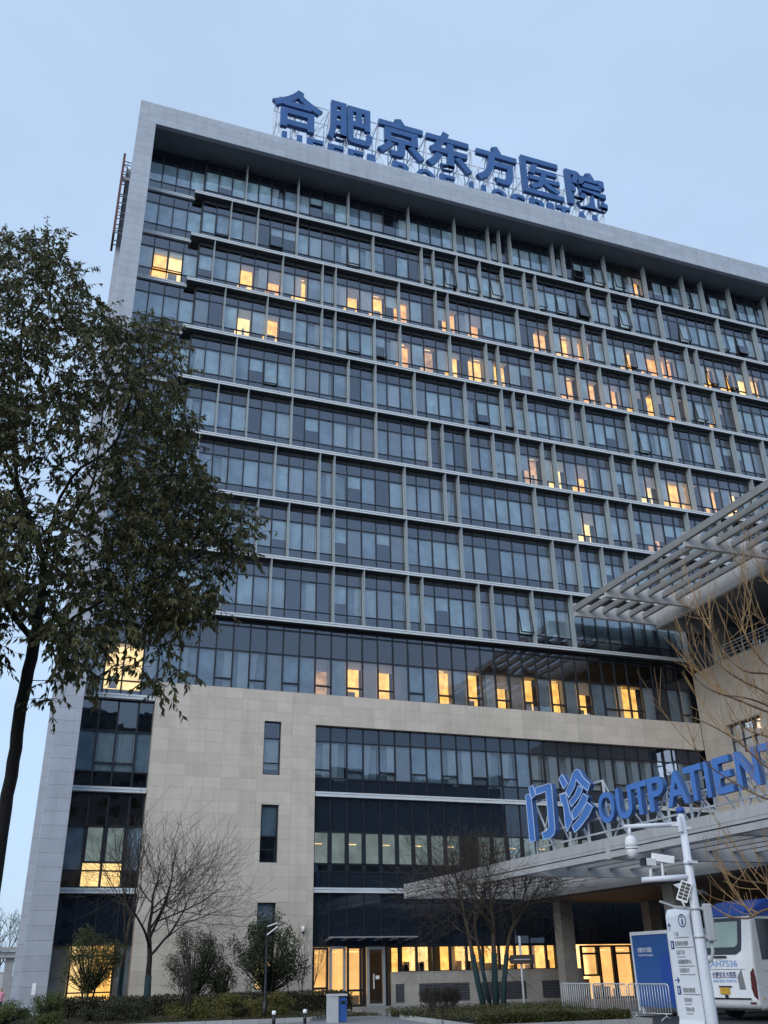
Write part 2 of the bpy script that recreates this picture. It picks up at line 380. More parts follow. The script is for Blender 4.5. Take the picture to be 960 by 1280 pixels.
mrw = nt.nodes.new('ShaderNodeMapRange'); mrw.inputs['From Min'].default_value = 0.3; mrw.inputs['From Max'].default_value = 0.7; mrw.inputs['To Min'].default_value = 0.93; mrw.inputs['To Max'].default_value = 1.07
nt.links.new(nzw.outputs['Fac'], mrw.inputs['Value'])
scw = nt.nodes.new('ShaderNodeVectorMath'); scw.operation = 'SCALE'; nt.links.new(crw.outputs[0], scw.inputs[0]); nt.links.new(mrw.outputs[0], scw.inputs['Scale'])
sks = nt.nodes.new('ShaderNodeVectorMath'); sks.operation = 'SCALE'; sks.inputs['Scale'].default_value = 0.28; nt.links.new(sky.outputs[0], sks.inputs[0])
nt.links.new(sks.outputs[0], adw.inputs[6]); nt.links.new(scw.outputs[0], adw.inputs[7])
nt.links.new(adw.outputs[2], bg.inputs[0]); nt.links.new(bg.outputs[0], wo.inputs[0])
sd = bpy.data.lights.new('sun', 'SUN'); sd.energy = 1.5; sd.angle = R(54); sd.color = (0.97, 0.98, 1.0)
so = bpy.data.objects.new('sun', sd); COL.objects.link(so)
dirv = Vector((math.sin(SUN_AZ)*math.cos(SUN_EL), math.cos(SUN_AZ)*math.cos(SUN_EL), math.sin(SUN_EL)))
so.rotation_euler = dirv.to_track_quat('Z', 'Y').to_euler(); so.location = (0, -20, 60)
vs_ = SC.view_settings; SC.display_settings.display_device = 'sRGB'
vs_.view_transform = 'Standard'; vs_.look = 'None'; vs_.exposure = 0.2; vs_.gamma = 1.0; vs_.use_curve_mapping = False
SC.render.engine = 'CYCLES'
SC.cycles.max_bounces = 8; SC.cycles.transparent_max_bounces = 24; SC.cycles.use_denoising = True
SC.cycles.sample_clamp_indirect = 6.0


# ================================================================== THE HOSPITAL TOWER
def xk(k): return 20.5 + 0.98*(k-5)          # glazing module
YG, YF, YS, YL, YP = 51.4, 50.85, 51.1, 51.6, 49.3   # glass, fin front, stone, left bay glass, portal front
ZLEDGE = lambda j: 20.39 + 3.9175*(8-j)       # top of the ledge below storey j (0 = top storey)
ZSOF, ZROOF = 55.4, 57.3
KMIN, KMAX = -10, 46
rng = random.Random(7)
tower = thing('hospital_tower', 'tall grey hospital tower with rows of dark glass windows and projecting ledges', 'building', (20, 51, 0))
GL, FR, BP, BG, BB, CW, CC, LW, LO, LX, LD, BO, SP, UN = range(14)
WM = ['glass_tower','dark_frame','blind_pale','blind_grey','blind_beige','curtain_white','curtain_cream','lit_warm','lit_orange','lit_white','lit_dim','blind_office_glow','glass_spandrel','ledge_under']
WP = ['glass_podium'] + WM[1:]
def curtain(b, x0, x1, z0, z1, y, m, folds=7, gather=0.0):
    """hanging curtain with folds; gather narrows it towards the bottom"""
    n = folds*2
    for i in range(n):
        a0, a1 = i/n, (i+1)/n
        ya, yb = (y, y+0.07) if i % 2 == 0 else (y+0.07, y)
        def X(a, top): return x0+(x1-x0)*a*(1.0 if top else 1.0-gather)
        b.quad((X(a0,0),ya,z0),(X(a1,0),yb,z0),(X(a1,1),yb,z1),(X(a0,1),ya,z1), m, True)
def pane(b, x0, x1, z0, z1, y, tilt=0.7, m=GL):
    a = R(rng.uniform(-tilt, tilt)); c = R(rng.uniform(-tilt, tilt))
    dx = (x1-x0)/2*math.sin(a); dz = (z1-z0)/2*math.sin(c)
    b.quad((x0,y-dx-dz,z0),(x1,y+dx-dz,z0),(x1,y+dx+dz,z1),(x0,y-dx+dz,z1), m)
def open_sash(b, x0, x1, z0, z1, y, ang, m=GL):
    """top-hung sash pushed outwards at the bottom"""
    h = z1-z0; s, c = math.sin(ang)*h, math.cos(ang)*h
    p = [(x0,y-s,z1-c),(x1,y-s,z1-c),(x1,y,z1),(x0,y,z1)]
    b.quad(*p, m)
    for i in range(4):
        q, r_ = Vector(p[i]), Vector(p[(i+1) % 4]); b.bar(q, r_, 0.07, 0.05, FR, up=(0,1,0))
def lit_pane(b, x0, x1, z0, z1, y, m, blind=0.0, bm_=BB, side=0.0):
    """lamp-lit room behind the pane, with a roller blind part of the way down"""
    b.quad((x0-.05,y+.75,z0-.3),(x1+.05,y+.75,z0-.3),(x1+.05,y+.75,z1),(x0-.05,y+.75,z1), m)
    b.quad((x0-.05,y+.13,z1+.01),(x1+.05,y+.13,z1+.01),(x1+.05,y+.74,z1+.01),(x0-.05,y+.74,z1+.01), CC)
    q = rng.random(); w_ = x1-x0
    if q < .45: b.box(x0+w_*rng.uniform(.1,.5), x0+w_*rng.uniform(.6,.9), y+.5, y+.6, z0-.3, z0+(z1-z0)*rng.uniform(.12,.34), BB)
    if q > .3: b.box(x0+w_*.2, x0+w_*rng.uniform(.55,.85), y+.35, y+.42, z1-.05, z1-.02, LX)
    if q > .75: curtain(b, x1-w_*rng.uniform(.15,.3), x1, z0, z1, y+.1, CC, 3)
    if blind > 0: b.quad((x0,y+.12,z1-(z1-z0)*blind),(x1,y+.12,z1-(z1-z0)*blind),(x1,y+.12,z1),(x0,y+.12,z1), bm_)
    if side > 0: curtain(b, x0, x0+(x1-x0)*side, z0, z1, y+.1, CW, 5)
def dress(b, x0, x1, z0, z1, y, r=None):
    """what hangs behind an unlit pane"""
    r = rng.random() if r is None else r
    if r < .28: b.quad((x0,y+.12,z0),(x1,y+.12,z0),(x1,y+.12,z1),(x0,y+.12,z1), BP)
    elif r < .48: b.quad((x0,y+.12,z0),(x1,y+.12,z0),(x1,y+.12,z1),(x0,y+.12,z1), BG)
    elif r < .54: b.quad((x0,y+.12,z0),(x1,y+.12,z0),(x1,y+.12,z1),(x0,y+.12,z1), BB)
    elif r < .70: curtain(b, x0, x1, z0, z1, y+.1, CW, 6)
    elif r < .82:
        s = rng.uniform(.35,.7)
        if rng.random() < .5: curtain(b, x0, x0+(x1-x0)*s, z0, z1, y+.1, CW, 5, rng.uniform(0,.4))
        else: curtain(b, x1-(x1-x0)*s, x1, z0, z1, y+.1, CW, 5)
        b.quad((x0,y+.4,z0),(x1,y+.4,z0),(x1,y+.4,z1),(x0,y+.4,z1), BG)
    elif r < .93:
        zz = z0+(z1-z0)*rng.uniform(.3,.7)
        b.quad((x0,y+.12,zz),(x1,y+.12,zz),(x1,y+.12,z1),(x0,y+.12,z1), BP)
FINS = [
 [-7,-3,1,6,10,13,14,15,19,20,24,28,32,34,37,41],
 [-8,-6,-3,3,7,8,10,12,14,16,17,22,24,26,29,35,39,43],
 [-9,-4,-1,0,5,8,9,15,18,21,23,28,31,32,37,41],
 [-8,-5,-3,-1,0,3,5,9,12,13,16,18,20,22,25,27,29,30,33,35,40],
 [-7,-3,1,3,6,10,13,14,15,19,20,24,28,32,34,37,41],
 [-8,-6,-3,3,7,8,10,12,14,16,17,22,24,26,29,35,39],
 [-9,-4,-1,0,5,8,9,15,18,21,23,28,31,32,37,41],
 [-8,-5,-3,-1,0,5,9,16,18,20,22,25,27,30,35,40],
 [-7,-4,0,2,5,6,10,11,14,17,26]]
LIT = [   # storey -> {pane: (material, blind share, side curtain)}
 {27:(LO,.35,0)}, {},
 {-7:(LW,.28,0),-5:(LO,.62,0),-3:(LW,.0,.55),1:(LW,.5,0),3:(LW,.12,.0),5:(LO,.2,0),9:(LO,.1,0),11:(LO,.6,0),17:(LO,.0,0),19:(LW,.1,0),20:(LD,.0,.6),21:(LO,.15,0),25:(LW,.15,0),27:(LO,.3,0),28:(LO,.0,.3),29:(LO,.12,0),33:(LW,.1,0),35:(LW,.15,0),37:(LX,.0,.5),38:(LW,.1,0)},
 {-7:(LX,.42,0),-5:(LW,.22,0),5:(LO,.08,0),7:(LD,.0,0),9:(LW,.3,0),11:(LW,.12,0),13:(LW,.06,0),19:(LO,.08,0),21:(LO,.1,0),23:(LO,.3,.0),25:(LW,.4,0),27:(LW,.45,0),29:(LO,.1,0),33:(LW,.35,0)},
 {},
 {15:(LD,.1,0),17:(LX,.45,0),19:(LW,.62,0),25:(LX,.5,0),27:(LW,.12,0),28:(LW,.0,.6),29:(LD,.0,0),31:(LO,.12,0),33:(LX,.2,0)},
 {19:(LX,.5,0),25:(LD,.75,0)}, {}, {}]
OPEN = [{21:8,23:8,25:9,32:7},{-9:3,-5:5,1:6,7:8,9:9,11:9,13:10,17:8,19:5,21:9,25:9,31:7,35:6,37:7},{33:6,35:6,25:4},{1:5,3:4,31:9},{-5:4,11:4,13:3,25:6},{},{},{},{13:9}]
KEND = [KMAX]*8 + [26]
for j in range(9):
    zb = ZLEDGE(j); zt = ZSOF if j == 0 else zb + 3.9175
    kend = KEND[j]; x0, x1 = 5.08, xk(kend)+.2
    # the ledge: pale double lip in front, dark underside running back to the glass
    b = MB()
    b.box(x0, x1, YF-.02, YF+.06, zb-.09, zb, 0)
    b.box(x0+.01, x1-.01, YF, YF+.06, zb-.22, zb-.115, 0)
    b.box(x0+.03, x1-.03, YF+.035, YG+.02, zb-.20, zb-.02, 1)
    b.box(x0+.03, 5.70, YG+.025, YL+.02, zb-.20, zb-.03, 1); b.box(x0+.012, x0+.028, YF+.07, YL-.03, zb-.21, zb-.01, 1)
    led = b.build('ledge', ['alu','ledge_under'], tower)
    ks = [KMIN] + [k for k in FINS[j] if k < kend] + [kend]
    for k in ks[1:-1] + ([26] if j == 8 else []):
        b = MB(); z1f = zt-.215 if j else zt
        b.box(xk(k)-.026, xk(k)+.026, YF+.01, YG-.03, zb+.002, z1f-.002, 0)
        b.build('fin', 'fin_metal', led)
    # windows between the fins
    for a, c in zip(ks[:-1], ks[1:]):
        b = MB()
        tops = [zb+.75, zb+2.66, zb+3.42]
        for k in range(a, c+1):
            if k in (a, c) and k not in (KMIN, KMAX): b.box(xk(k)-.03, xk(k)+.03, YG-.02, YG+.1, zb+.02, zt-.03, FR) if k == a else None
            else: b.box(xk(k)-.035, xk(k)+.035, YG-.05, YG+.1, zb+.02, zt-.03, FR)
        for z, h in ((zb+.05,.07),(zb+.75,.055),(zb+2.66,.055),(zb+3.42,.09)):
            b.box(xk(a)+.035, xk(c)-.035, YG-.035, YG+.08, z-h/2, z+h/2, FR)
        for k in range(a, c):
            p0, p1 = xk(k)+.035, xk(k+1)-.035
            pane(b, p0, p1, zb+.08, zb+.72, YG); pane(b, p0, p1, zb+2.69, zb+3.37, YG)
            b.box(p0, p1, YG-.01, YG+.06, zb+3.47, zt-.04, UN)  # dark strip added for the ledge's shade and its underside mirrored in the glass
            z0, z1 = zb+.78, zb+2.63
            if k in OPEN[j]: open_sash(b, p0, p1, z0, z1, YG-.03, R(OPEN[j][k]))
            else: pane(b, p0, p1, z0, z1, YG)
            if k in LIT[j]:
                mm, bl, sd_ = LIT[j][k]; lit_pane(b, p0, p1, z0, z1, YG, mm, bl, BB, sd_)
            else: dress(b, p0, p1, z0, z1, YG, rng.choice([.1,.1,.45,.7]) if (j == 8 and k >= 17) else None)
        b.build('window', WM, led, recalc=False)
# left bay: four panes wide, flush strip of glass beside the pier
LX_ = [1.8, 2.77, 3.77, 4.78, 5.78]
for j in range(9):
    zb = ZLEDGE(j)-.15; zt = ZSOF if j == 0 else zb+3.9175
    b = MB(); b.box(1.82, 5.2, YL-.2, YL-.14, zb-.10, zb, 0); b.box(1.83, 5.19, YL-.18, YL, zb-.24, zb-.12, 0); b.box(1.83, 5.19, YL-.15, YL+.02, zb-.2, zb-.03, 0)
    tr = b.build('ledge', 'alu', tower)
    b = MB()
    for x in LX_[1:4]: b.box(x-.035, x+.035, YL-.05, YL+.1, zb+.02, zt-.25, FR)
    for z in (zb+.05, zb+.80, zb+2.70): b.box(1.83, 5.74, YL-.035, YL+.08, z-.03, z+.03, FR)
    b.box(5.72, 5.80, YG-.03, YL, zb+.02, zt, FR)
    for i in range(4):
        p0, p1 = LX_[i]+.035, LX_[i+1]-.035
        pane(b, p0, p1, zb+.08, zb+.77, YL); pane(b, p0, p1, zb+2.73, zt-.02, YL)
        if j == 2 and i in (1, 2):
            lit_pane(b, p0, p1, zb+.83, zb+2.67, YL, LW if i == 1 else LX, .2, BP); open_sash(b, p0, p1, zb+.83, zb+2.67, YL-.03, R(4))
        else:
            pane(b, p0, p1, zb+.83, zb+2.67, YL)
            b.quad((p0,YL+.12,zb+.83),(p1,YL+.12,zb+.83),(p1,YL+.12,zb+2.67),(p0,YL+.12,zb+2.67), BP if i % 3 == 0 else BG)
    b.build('window', WM, tr, recalc=False)
# podium strip of the left bay
for zb, zt in ((15.28, 19.98), (10.40, 15.04), (5.55, 10.16), (-.1, 5.31)):
    b = MB()
    if zb > 0:
        b.box(1.82, 5.58, YL-.42, YL-.05, zb-.11, zb, 0); b.box(1.83, 5.57, YL-.40, YL, zb-.25, zb-.13, 0); b.box(1.84, 5.56, YL-.37, YL+.02, zb-.2, zb-.05, 0)
    else: b.box(1.82, 5.58, YL-.2, YL, -.1, .12, 0)
    tr = b.build('ledge', 'alu', tower)
    b = MB(); xs = [1.8, 2.77, 3.75, 4.80, 5.62]
    sill, top = (zb+.82, zb+2.95) if zb > 0 else (.35, 3.0)
    for x in xs[1:4]: b.box(x-.045, x+.045, YL-.06, YL+.1, zb+.02, zt-.02, FR)
    for z in (zb+.06, sill, top, zt-.05): b.box(1.83, 5.6, YL-.045, YL+.08, z-.035, z+.035, FR)
    for i in range(4):
        p0, p1 = xs[i]+.045, xs[i+1]-.045
        pane(b, p0, p1, top+.04, zt-.09, YL, .35, SP if zb < 1 else GL)
        pane(b, p0, p1, zb+.1, sill-.04, YL); pane(b, p0, p1, sill+.04, top-.04, YL)
        mid = i in (1, 2)
        if zb > 15: 
            if mid: lit_pane(b, p0, p1, sill, top, YL, LX, 0, BB)
            else: b.quad((p0,YL+.12,sill),(p1,YL+.12,sill),(p1,YL+.12,top),(p0,YL+.12,top), BG)
        elif zb > 10:
            if mid:
                curtain(b, p0, p1, sill, top, YL+.12, CW, 7); b.box(p0, p1, YL-.05, YL+.08, sill+.42, sill+.48, FR)
            else: b.quad((p0,YL+.12,sill),(p1,YL+.12,sill),(p1,YL+.12,top),(p0,YL+.12,top), BG)
        elif zb > 5:
            if mid:
                b.quad((p0,YL+.12,sill+.4),(p1,YL+.12,sill+.4),(p1,YL+.12,top),(p0,YL+.12,top), BO)
                b.quad((p0,YL+.6,zb+.1),(p1,YL+.6,zb+.1),(p1,YL+.6,sill+.4),(p0,YL+.6,sill+.4), LX)
                for z in (sill+.4, top-.02): b.box(p0, p1, YL-.07, YL+.08, z-.05, z+.05, FR)
                for x in (p0+.03, p1-.03): b.box(x-.05, x+.05, YL-.07, YL+.08, sill+.4, top, FR)
            else: b.quad((p0,YL+.12,sill),(p1,YL+.12,sill),(p1,YL+.12,top),(p0,YL+.12,top), BG)
        else:
            if mid:
                b.quad((p0-.1,YL+.9,zb+.1),(p1+.1,YL+.9,zb+.1),(p1+.1,YL+.9,top),(p0-.1,YL+.9,top), LX if i == 1 else LW)
                b.box(p0, p1, YL-.05, YL+.08, 2.48, 2.56, FR); b.box(p0, p1, YL-.05, YL+.08, .92, .98, FR)
            else: b.quad((p0,YL+.2,sill),(p1,YL+.2,sill),(p1,YL+.2,top),(p0,YL+.2,top), BG)
    b.build('window', WP, tr, recalc=False)
# portal: pier, roof fascia and soffit, with the flank behind
b = MB(); b.box(.6, 1.8, YP, YL+.1, -.2, ZROOF-1.9, 0); b.build('pier', 'pier_clad', tower)
b = MB(); b.box(.6, 72, YP, YP+.35, ZSOF, ZROOF, 0); b.box(.62, 72, YP+.002, YP+.33, ZROOF, ZROOF+.05, 1); b.build('roof_fascia', ['fascia_clad','alu'], tower)
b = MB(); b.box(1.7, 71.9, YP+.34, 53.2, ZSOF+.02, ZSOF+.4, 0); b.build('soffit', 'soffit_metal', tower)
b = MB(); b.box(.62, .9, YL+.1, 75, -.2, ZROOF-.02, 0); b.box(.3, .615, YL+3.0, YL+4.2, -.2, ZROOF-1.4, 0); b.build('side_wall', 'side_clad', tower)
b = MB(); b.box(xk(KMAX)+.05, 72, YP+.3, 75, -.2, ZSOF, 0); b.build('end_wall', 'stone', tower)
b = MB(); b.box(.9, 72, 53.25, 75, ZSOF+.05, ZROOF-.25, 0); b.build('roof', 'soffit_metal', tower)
# rooms behind the glass: floors and a back wall
b = MB(); b.box(.92, 71, 54.4, 54.6, 0, ZSOF, 0)
for j in range(9): b.box(.92, 71, YL+.12, 54.4, ZLEDGE(j)-.45, ZLEDGE(j)-.2, 0)
for z in (15.6, 10.35, 5.5): b.box(.92, 71, YL+.14, 54.4, z-.3, z, 0)
b.build('room_shell', 'room_dark', tower)

# ---- podium: ribbon of windows over the stone band
def stone_box(b, x0, x1, z0, z1, y0=YS, y1=52.0): b.box(x0, x1, y0, y1, z0, z1, 0)
XC = 14.63; XW = 41.2
b = MB()
wins = [(11.66,12.63,11.37,14.31),(11.66,12.62,6.85,9.80),(11.66,12.60,.9,4.90)]
x_l, x_r = 5.6, XC
stone_box(b, x_l, wins[0][0], -.2, 16.05); stone_box(b, wins[0][1]+.01, x_r, -.2, 16.05)
zc = -.2
for x0, x1, z0, z1 in reversed(wins): stone_box(b, wins[0][0], wins[0][1]+.01, zc, z0); zc = z1
stone_box(b, wins[0][0], wins[0][1]+.01, zc, 16.05)
stone_box(b, x_r, XW, 14.28, 16.05)
st = b.build('stone_wall', 'stone', tower)
for (x0, x1, z0, z1), mode in zip(wins, (0, 1, 2)):
    b = MB(); y = YS+.18
    for x in (x0+.03, x1-.03): b.box(x-.03, x+.03, y-.04, y+.08, z0, z1, FR)
    for z in (z0+.03, z0+.62*(mode < 2)+.36*(mode == 2)+.03, z1-.03) + ((z0+(z1-z0)*.68,) if mode != 1 else (z0+(z1-z0)*.45,)): b.box(x0+.06, x1-.06, y-.04, y+.08, z-.03, z+.03, FR)
    pane(b, x0+.06, x1-.06, z0+.06, z1-.06, y+.01)
    if mode == 0: curtain(b, x0+.1, x1-.1, z0+.35, z0+2.0, y+.15, CW, 6)
    elif mode == 1: b.quad((x0,y+.15,z0+1.3),(x1,y+.15,z0+1.3),(x1,y+.15,z1),(x0,y+.15,z1), BG)
    else:
        b.quad((x0,y+.6,z0),(x1,y+.6,z0),(x1,y+.6,z0+1.3),(x0,y+.6,z0+1.3), LX)
        b.quad((x0,y+.12,z0+1.3),(x1,y+.12,z0+1.3),(x1,y+.12,z1),(x0,y+.12,z1), BG)
    b.build('window', WP, st, recalc=False)
# ribbon windows
PODL = {-1:(LD,.35),1:(LW,.22),3:(LW,.25),7:(LW,.0),9:(LW,.0),11:(LW,.42),13:(LW,.0),15:(LW,.0),17:(LW,.4),20:(LW,0),21:(LW,.06)}
xs0 = 5.6
b = MB(); b.box(xs0, XW+.6, YG-.04, YG+.06, 20.0, 20.18, 0); rib = b.build('window_head', 'dark_frame', tower)
rk = [-10.2] + list(range(-9, 26)) + [26.1]
for k, k2 in zip(rk[:-1], rk[1:]):
    p0, p1 = xk(k)+.04, xk(k2)-.04; b = MB(); kk = int(round(k))
    b.box(xk(k)-.04, xk(k)+.04, YG-.06, YG+.1, 16.06, 20.0, FR)
    for z, h in ((16.1,.06),(18.31,.07),(19.79,.1)): b.box(p0, p1, YG-.04, YG+.08, z-h/2, z+h/2, FR)
    pane(b, p0, p1, 18.35, 19.73, YG); pane(b, p0, p1, 16.14, 18.27, YG); pane(b, p0, p1, 19.85, 19.99, YG)
    if kk % 2 != 0 or kk in PODL: b.box(p0, p1, YG-.06, YG+.08, 16.58, 16.67, FR)
    if kk in PODL:
        mm, bl = PODL[kk]; lit_pane(b, p0, p1, 16.14, 18.27, YG, mm, bl, BB, .45 if kk == 20 else 0)
    else: dress(b, p0, p1, 16.14, 18.27, YG, rng.choice([.1,.4,.4,.45,.7,.72,.8,.97]) if kk % 2 else rng.choice([.45,.45,.5,.7,.72,.3]))
    b.build('window', WP, rib, recalc=False)
# two recessed storeys with spandrels
for zb, z0, zs, z1, zt, style in ((10.61, 11.38, 11.82, 13.41, 14.27, 0), (5.66, 6.47, 6.88, 8.50, 10.36, 1)):
    b = MB(); b.box(XC+.01, XW, YG-.24, YG-.18, zb-.09, zb, 0); b.box(XC+.02, XW, YG-.22, YG-.02, zb-.25, zb-.11, 0); b.box(XC+.02, XW, YG-.17, YG, zb-.2, zb-.03, 0)
    band = b.build('ledge', 'alu', tower)
    for k in range(-1, 26):
        p0, p1 = xk(k)+.04, xk(k+1)-.04; b = MB()
        b.box(xk(k)-.035, xk(k)+.035, YG-.05, YG+.1, zb+.01, zt, FR)
        for z in (z0, z1): b.box(p0, p1, YG-.035, YG+.08, z-.035, z+.035, FR)
        pane(b, p0, p1, zb+.01, z0-.04, YG, .3, SP); pane(b, p0, p1, z1+.04, zt, YG, .3, SP); pane(b, p0, p1, z0+.04, z1-.04, YG, .3)
        if style == 0:
            if k % 2: b.box(p0, p1, YG-.05, YG+.08, zs-.04, zs+.04, FR)
            dress(b, p0, p1, z0, z1, YG, rng.choice([.45,.5,.7,.72,.8,.45,.97,.72]))
        else:
            if k == 8: dress(b, p0, p1, z0, z1, YG, .97)
            else:
                for x in (p0+.03, p1-.03): b.box(x-.04, x+.04, YG-.05, YG+.08, z0, z1, FR)
                b.box(p0, p1, YG-.05, YG+.08, zs-.05, zs+.03, FR)
                b.quad((p0,YG+.2,zs),(p1,YG+.2,zs),(p1,YG+.2,z1),(p0,YG+.2,z1), BO)
                if k % 2: b.box(p0+.15*rng.random(), p0+.55, YG+.13, YG+.16, z1-.62, z1-.57, LX)
        b.build('window', WP, band, recalc=False)
# ground floor under the recess
b = MB(); b.box(XC, 41.1, YG+.1, YG+.25, 5.36, 5.42, FR)
for k in range(-1, 27): b.box(xk(k)-.035, xk(k)+.035, YG-.04, YG+.1, 2.83, 5.36, 1)
for k in range(-1, 26): pane(b, xk(k)+.035, xk(k+1)-.035, 2.88, 5.36, YG, .3, 2)
b.box(XC, 41.1, YG-.05, YG+.1, 2.78, 2.88, 1)
sp = b.build('spandrel_glazing', ['dark_frame','dark_frame','glass_spandrel'], tower, recalc=False)
GM = ['glass_clear','dark_frame','lit_lobby','lit_white','door_frame_steel','blind_office_glow','room_dark','lit_warm','curtain_cream']
def gf_window(x0, x1, z0, z1, back, bars=(), name='window', frame=1, fw=.05, half=0.0):
    b = MB()
    for x in (x0, x1): b.box(x-fw, x+fw, YG-.07, YG+.1, z0-fw, z1+fw, frame)
    for z in (z0, z1)+tuple(bars): b.box(x0+fw, x1-fw, YG-.06, YG+.09, z-fw, z+fw, frame)
    b.quad((x0,YG,z0),(x1,YG,z0),(x1,YG,z1),(x0,YG,z1), 0)
    if back is not None:
        b.quad((x0-.15,YG+1.1,z0-.2),(x1+.15,YG+1.1,z0-.2),(x1+.15,YG+1.1,z1+.3),(x0-.15,YG+1.1,z1+.3), back)
        # things standing in the lit room
        for q in range(rng.choice([1,2,3])):
            xa = rng.uniform(x0, x1-.2); hh = rng.uniform(.25,.8)*(1.0 if z0 > 1 else 1.6)
            b.box(xa, xa+rng.uniform(.12,.4), YG+.7, YG+.95, z0-.2, z0+hh*.6, 8)
        b.box(x0+.2*rng.random(), x1-.3*rng.random(), YG+.6, YG+.7, z1-.22, z1-.17, 3)
    if half: b.quad((x0,YG+.15,z0),(x0+(x1-x0)*half,YG+.15,z0),(x0+(x1-x0)*half,YG+.15,z1),(x0,YG+.15,z1), 8)
    return b.build(name, GM, tower, recalc=False)
gf_window(14.76, 15.52, .1, 2.72, 2, (.88,))
gf_window(15.70, 16.45, .1, 2.76, 2, (), 'door', 4, .06)
gf_window(16.64, 17.48, .05, 2.76, 2, (.75,))
dr = gf_window(17.74, 18.62, .05, 2.72, None, (), 'door', 4, .07)
b = MB(); b.box(18.0, 18.06, YG-.14, YG-.08, .8, 1.5, 0); b.box(18.14, 18.34, YG-.09, YG-.085, 1.25, 1.42, 1); b.build('handle', ['steel_galv','white_paint'], dr)
gf_window(18.76, 19.5, .05, 2.76, None)
gx = [19.60]+[xk(k) for k in range(5, 15)]
for i, (a, c) in enumerate(zip(gx[:-1], gx[1:])):
    if i == 2: gf_window(a+.03, c-.03, 1.58, 2.78, None, fw=.03)
    else: gf_window(a+.03, c-.03, 1.58, 2.78, 3 if i in (1,4,6) else 7, (), half=(.35 if i in (3,8) else 0), fw=.03)
gf_window(30.6, 31.6, 1.2, 2.68, 3, (2.3,))
gf_window(31.75, 32.65, .05, 2.68, 2, ())
gf_window(32.8, 33.9, .05, 2.68, 2, (2.3,), 'door')
for x in (34.1, 35.2, 36.3, 37.4): gf_window(x, x+1.0, .05, 2.68, 2 if x < 36 else None)
b = MB(); b.box(18.97, 30.4, YS-.05, YG-.08, -.1, 1.52, 0); b.box(18.95, 30.42, YS-.07, YG-.075, 1.52, 1.57, 0)
dado = b.build('stone_dado', 'stone_dado', tower)
for x0, x1 in ((19.15,19.62),(20.46,23.35),(24.06,26.75),(27.75,29.7)):
    b = MB(); b.box(x0, x1, YS-.055, YS-.045, .14, .99, 0); z = .18
    while z < .95: b.bar((x0+.02, YS-.075, z), (x1-.02, YS-.075, z), .012, .05, 1, up=(0,-.7,.7)); z += .075
    b.build('vent_grille', ['black_plastic','grey_paint'], dado)
b = MB()
b.box(15.2, 20.1, YG-1.25, YG-.05, 3.26, 3.285, 1)
for i in range(6):
    x = 15.4+i*.9; b.bar((x,YG-1.25,3.22),(x,YG-.03,3.10),.05,.1,0); b.bar((x,YG-1.2,3.15),(x+.12,YG-.9,3.2),.03,.03,0)
b.bar((15.2,YG-1.25,3.22),(20.1,YG-1.25,3.22),.06,.06,0)
b.build('door_awning', ['steel_grey','glass_clear'], tower)
b = MB(); b.box(14.02, 14.1, YS-.2, YS, 3.7, 3.76, 0); b.tube([(14.06,YS-.22,3.78),(14.06,YS-.22,3.52)], [.07,.09], 10, 0); b.tube([(14.06,YS-.22,3.52),(14.06,YS-.22,3.44),(14.06,YS-.22,3.40)], [.08,.07,.02], 10, 1)
tag(b.build('security_camera', ['white_paint','black_plastic']), 'small white dome camera fixed on the stone wall left of the lit entrance', 'camera')
# white label near the foot of the pier
b = MB(); b.box(1.15,1.32, YP-.012, YP-.003, .95, 1.42, 0); b.build('notice', 'white_paint', tower)

# ================================================================== OUTPATIENT WING (runs towards the viewer)
wing = thing('outpatient_wing', 'beige stone outpatient wing with set back top floor and overhanging roof', 'building', (50, 35, 0))
W0 = 41.25
b = MB()
b.box(W0, W0+.5, 28, 45.5, -.1, 19.4, 0); b.box(W0, W0+.5, 48.7, YG-.3, -.1, 19.4, 0)
b.box(W0, W0+.5, 45.5, 48.7, -.1, 13.4, 0); b.box(W0, W0+.5, 45.5, 48.7, 15.36, 19.4, 0)
b.box(W0+.5, 62, 28, 28.5, -.1, 19.4, 0); b.box(W0+.02, 62, 28.02, 51, 18.2, 18.6, 0)
ww = b.build('stone_wall', 'stone_side', wing)
b = MB(); x = W0+.38
for y in (45.53, 46.6, 47.65, 48.67): b.box(x-.06, x+.08, y-.04, y+.04, 13.4, 15.36, 1)
for z in (13.44, 14.3, 15.32): b.box(x-.05, x+.07, 45.5, 48.7, z-.035, z+.035, 1)
b.quad((x,45.5,13.4),(x,48.7,13.4),(x,48.7,15.36),(x,45.5,15.36), 0)
b.box(x+.2, x+.22, 46.7, 47.5, 13.5, 14.7, 2); b.box(x+.2, x+.22, 47.8, 48.4, 13.5, 14.1, 2); b.box(x+1.2, x+1.25, 45, 49, 13, 15.5, 3)
b.build('window', ['glass_podium','dark_frame','curtain_white','room_dark'], ww, recalc=False)
b = MB(); b.box(41.6, 42.35, 48.45, 49.2, 18.6, 22.62, 0); b.build('column', 'stone_side', wing)
b = MB(); b.box(41.6, 42.35, 40.2, 40.95, 18.6, 22.62, 0); b.build('column', 'stone_side', wing)
b = MB()
for z in (19.55, 19.8, 20.05, 20.3, 20.5): b.bar((W0+.25, 48.3, z), (W0+.25, 29, z), .05, .04 if z < 20.4 else .07, 0)
for i in range(10): b.bar((W0+.25, 48.2-i*2.1, 19.4), (W0+.25, 48.2-i*2.1, 20.5), .05, .05, 0)
b.build('railing', 'steel_galv', wing)
b = MB(); x = 44.2
b.box(x+.15, x+.3, 30, 49.9, 18.6, 22.6, 2)
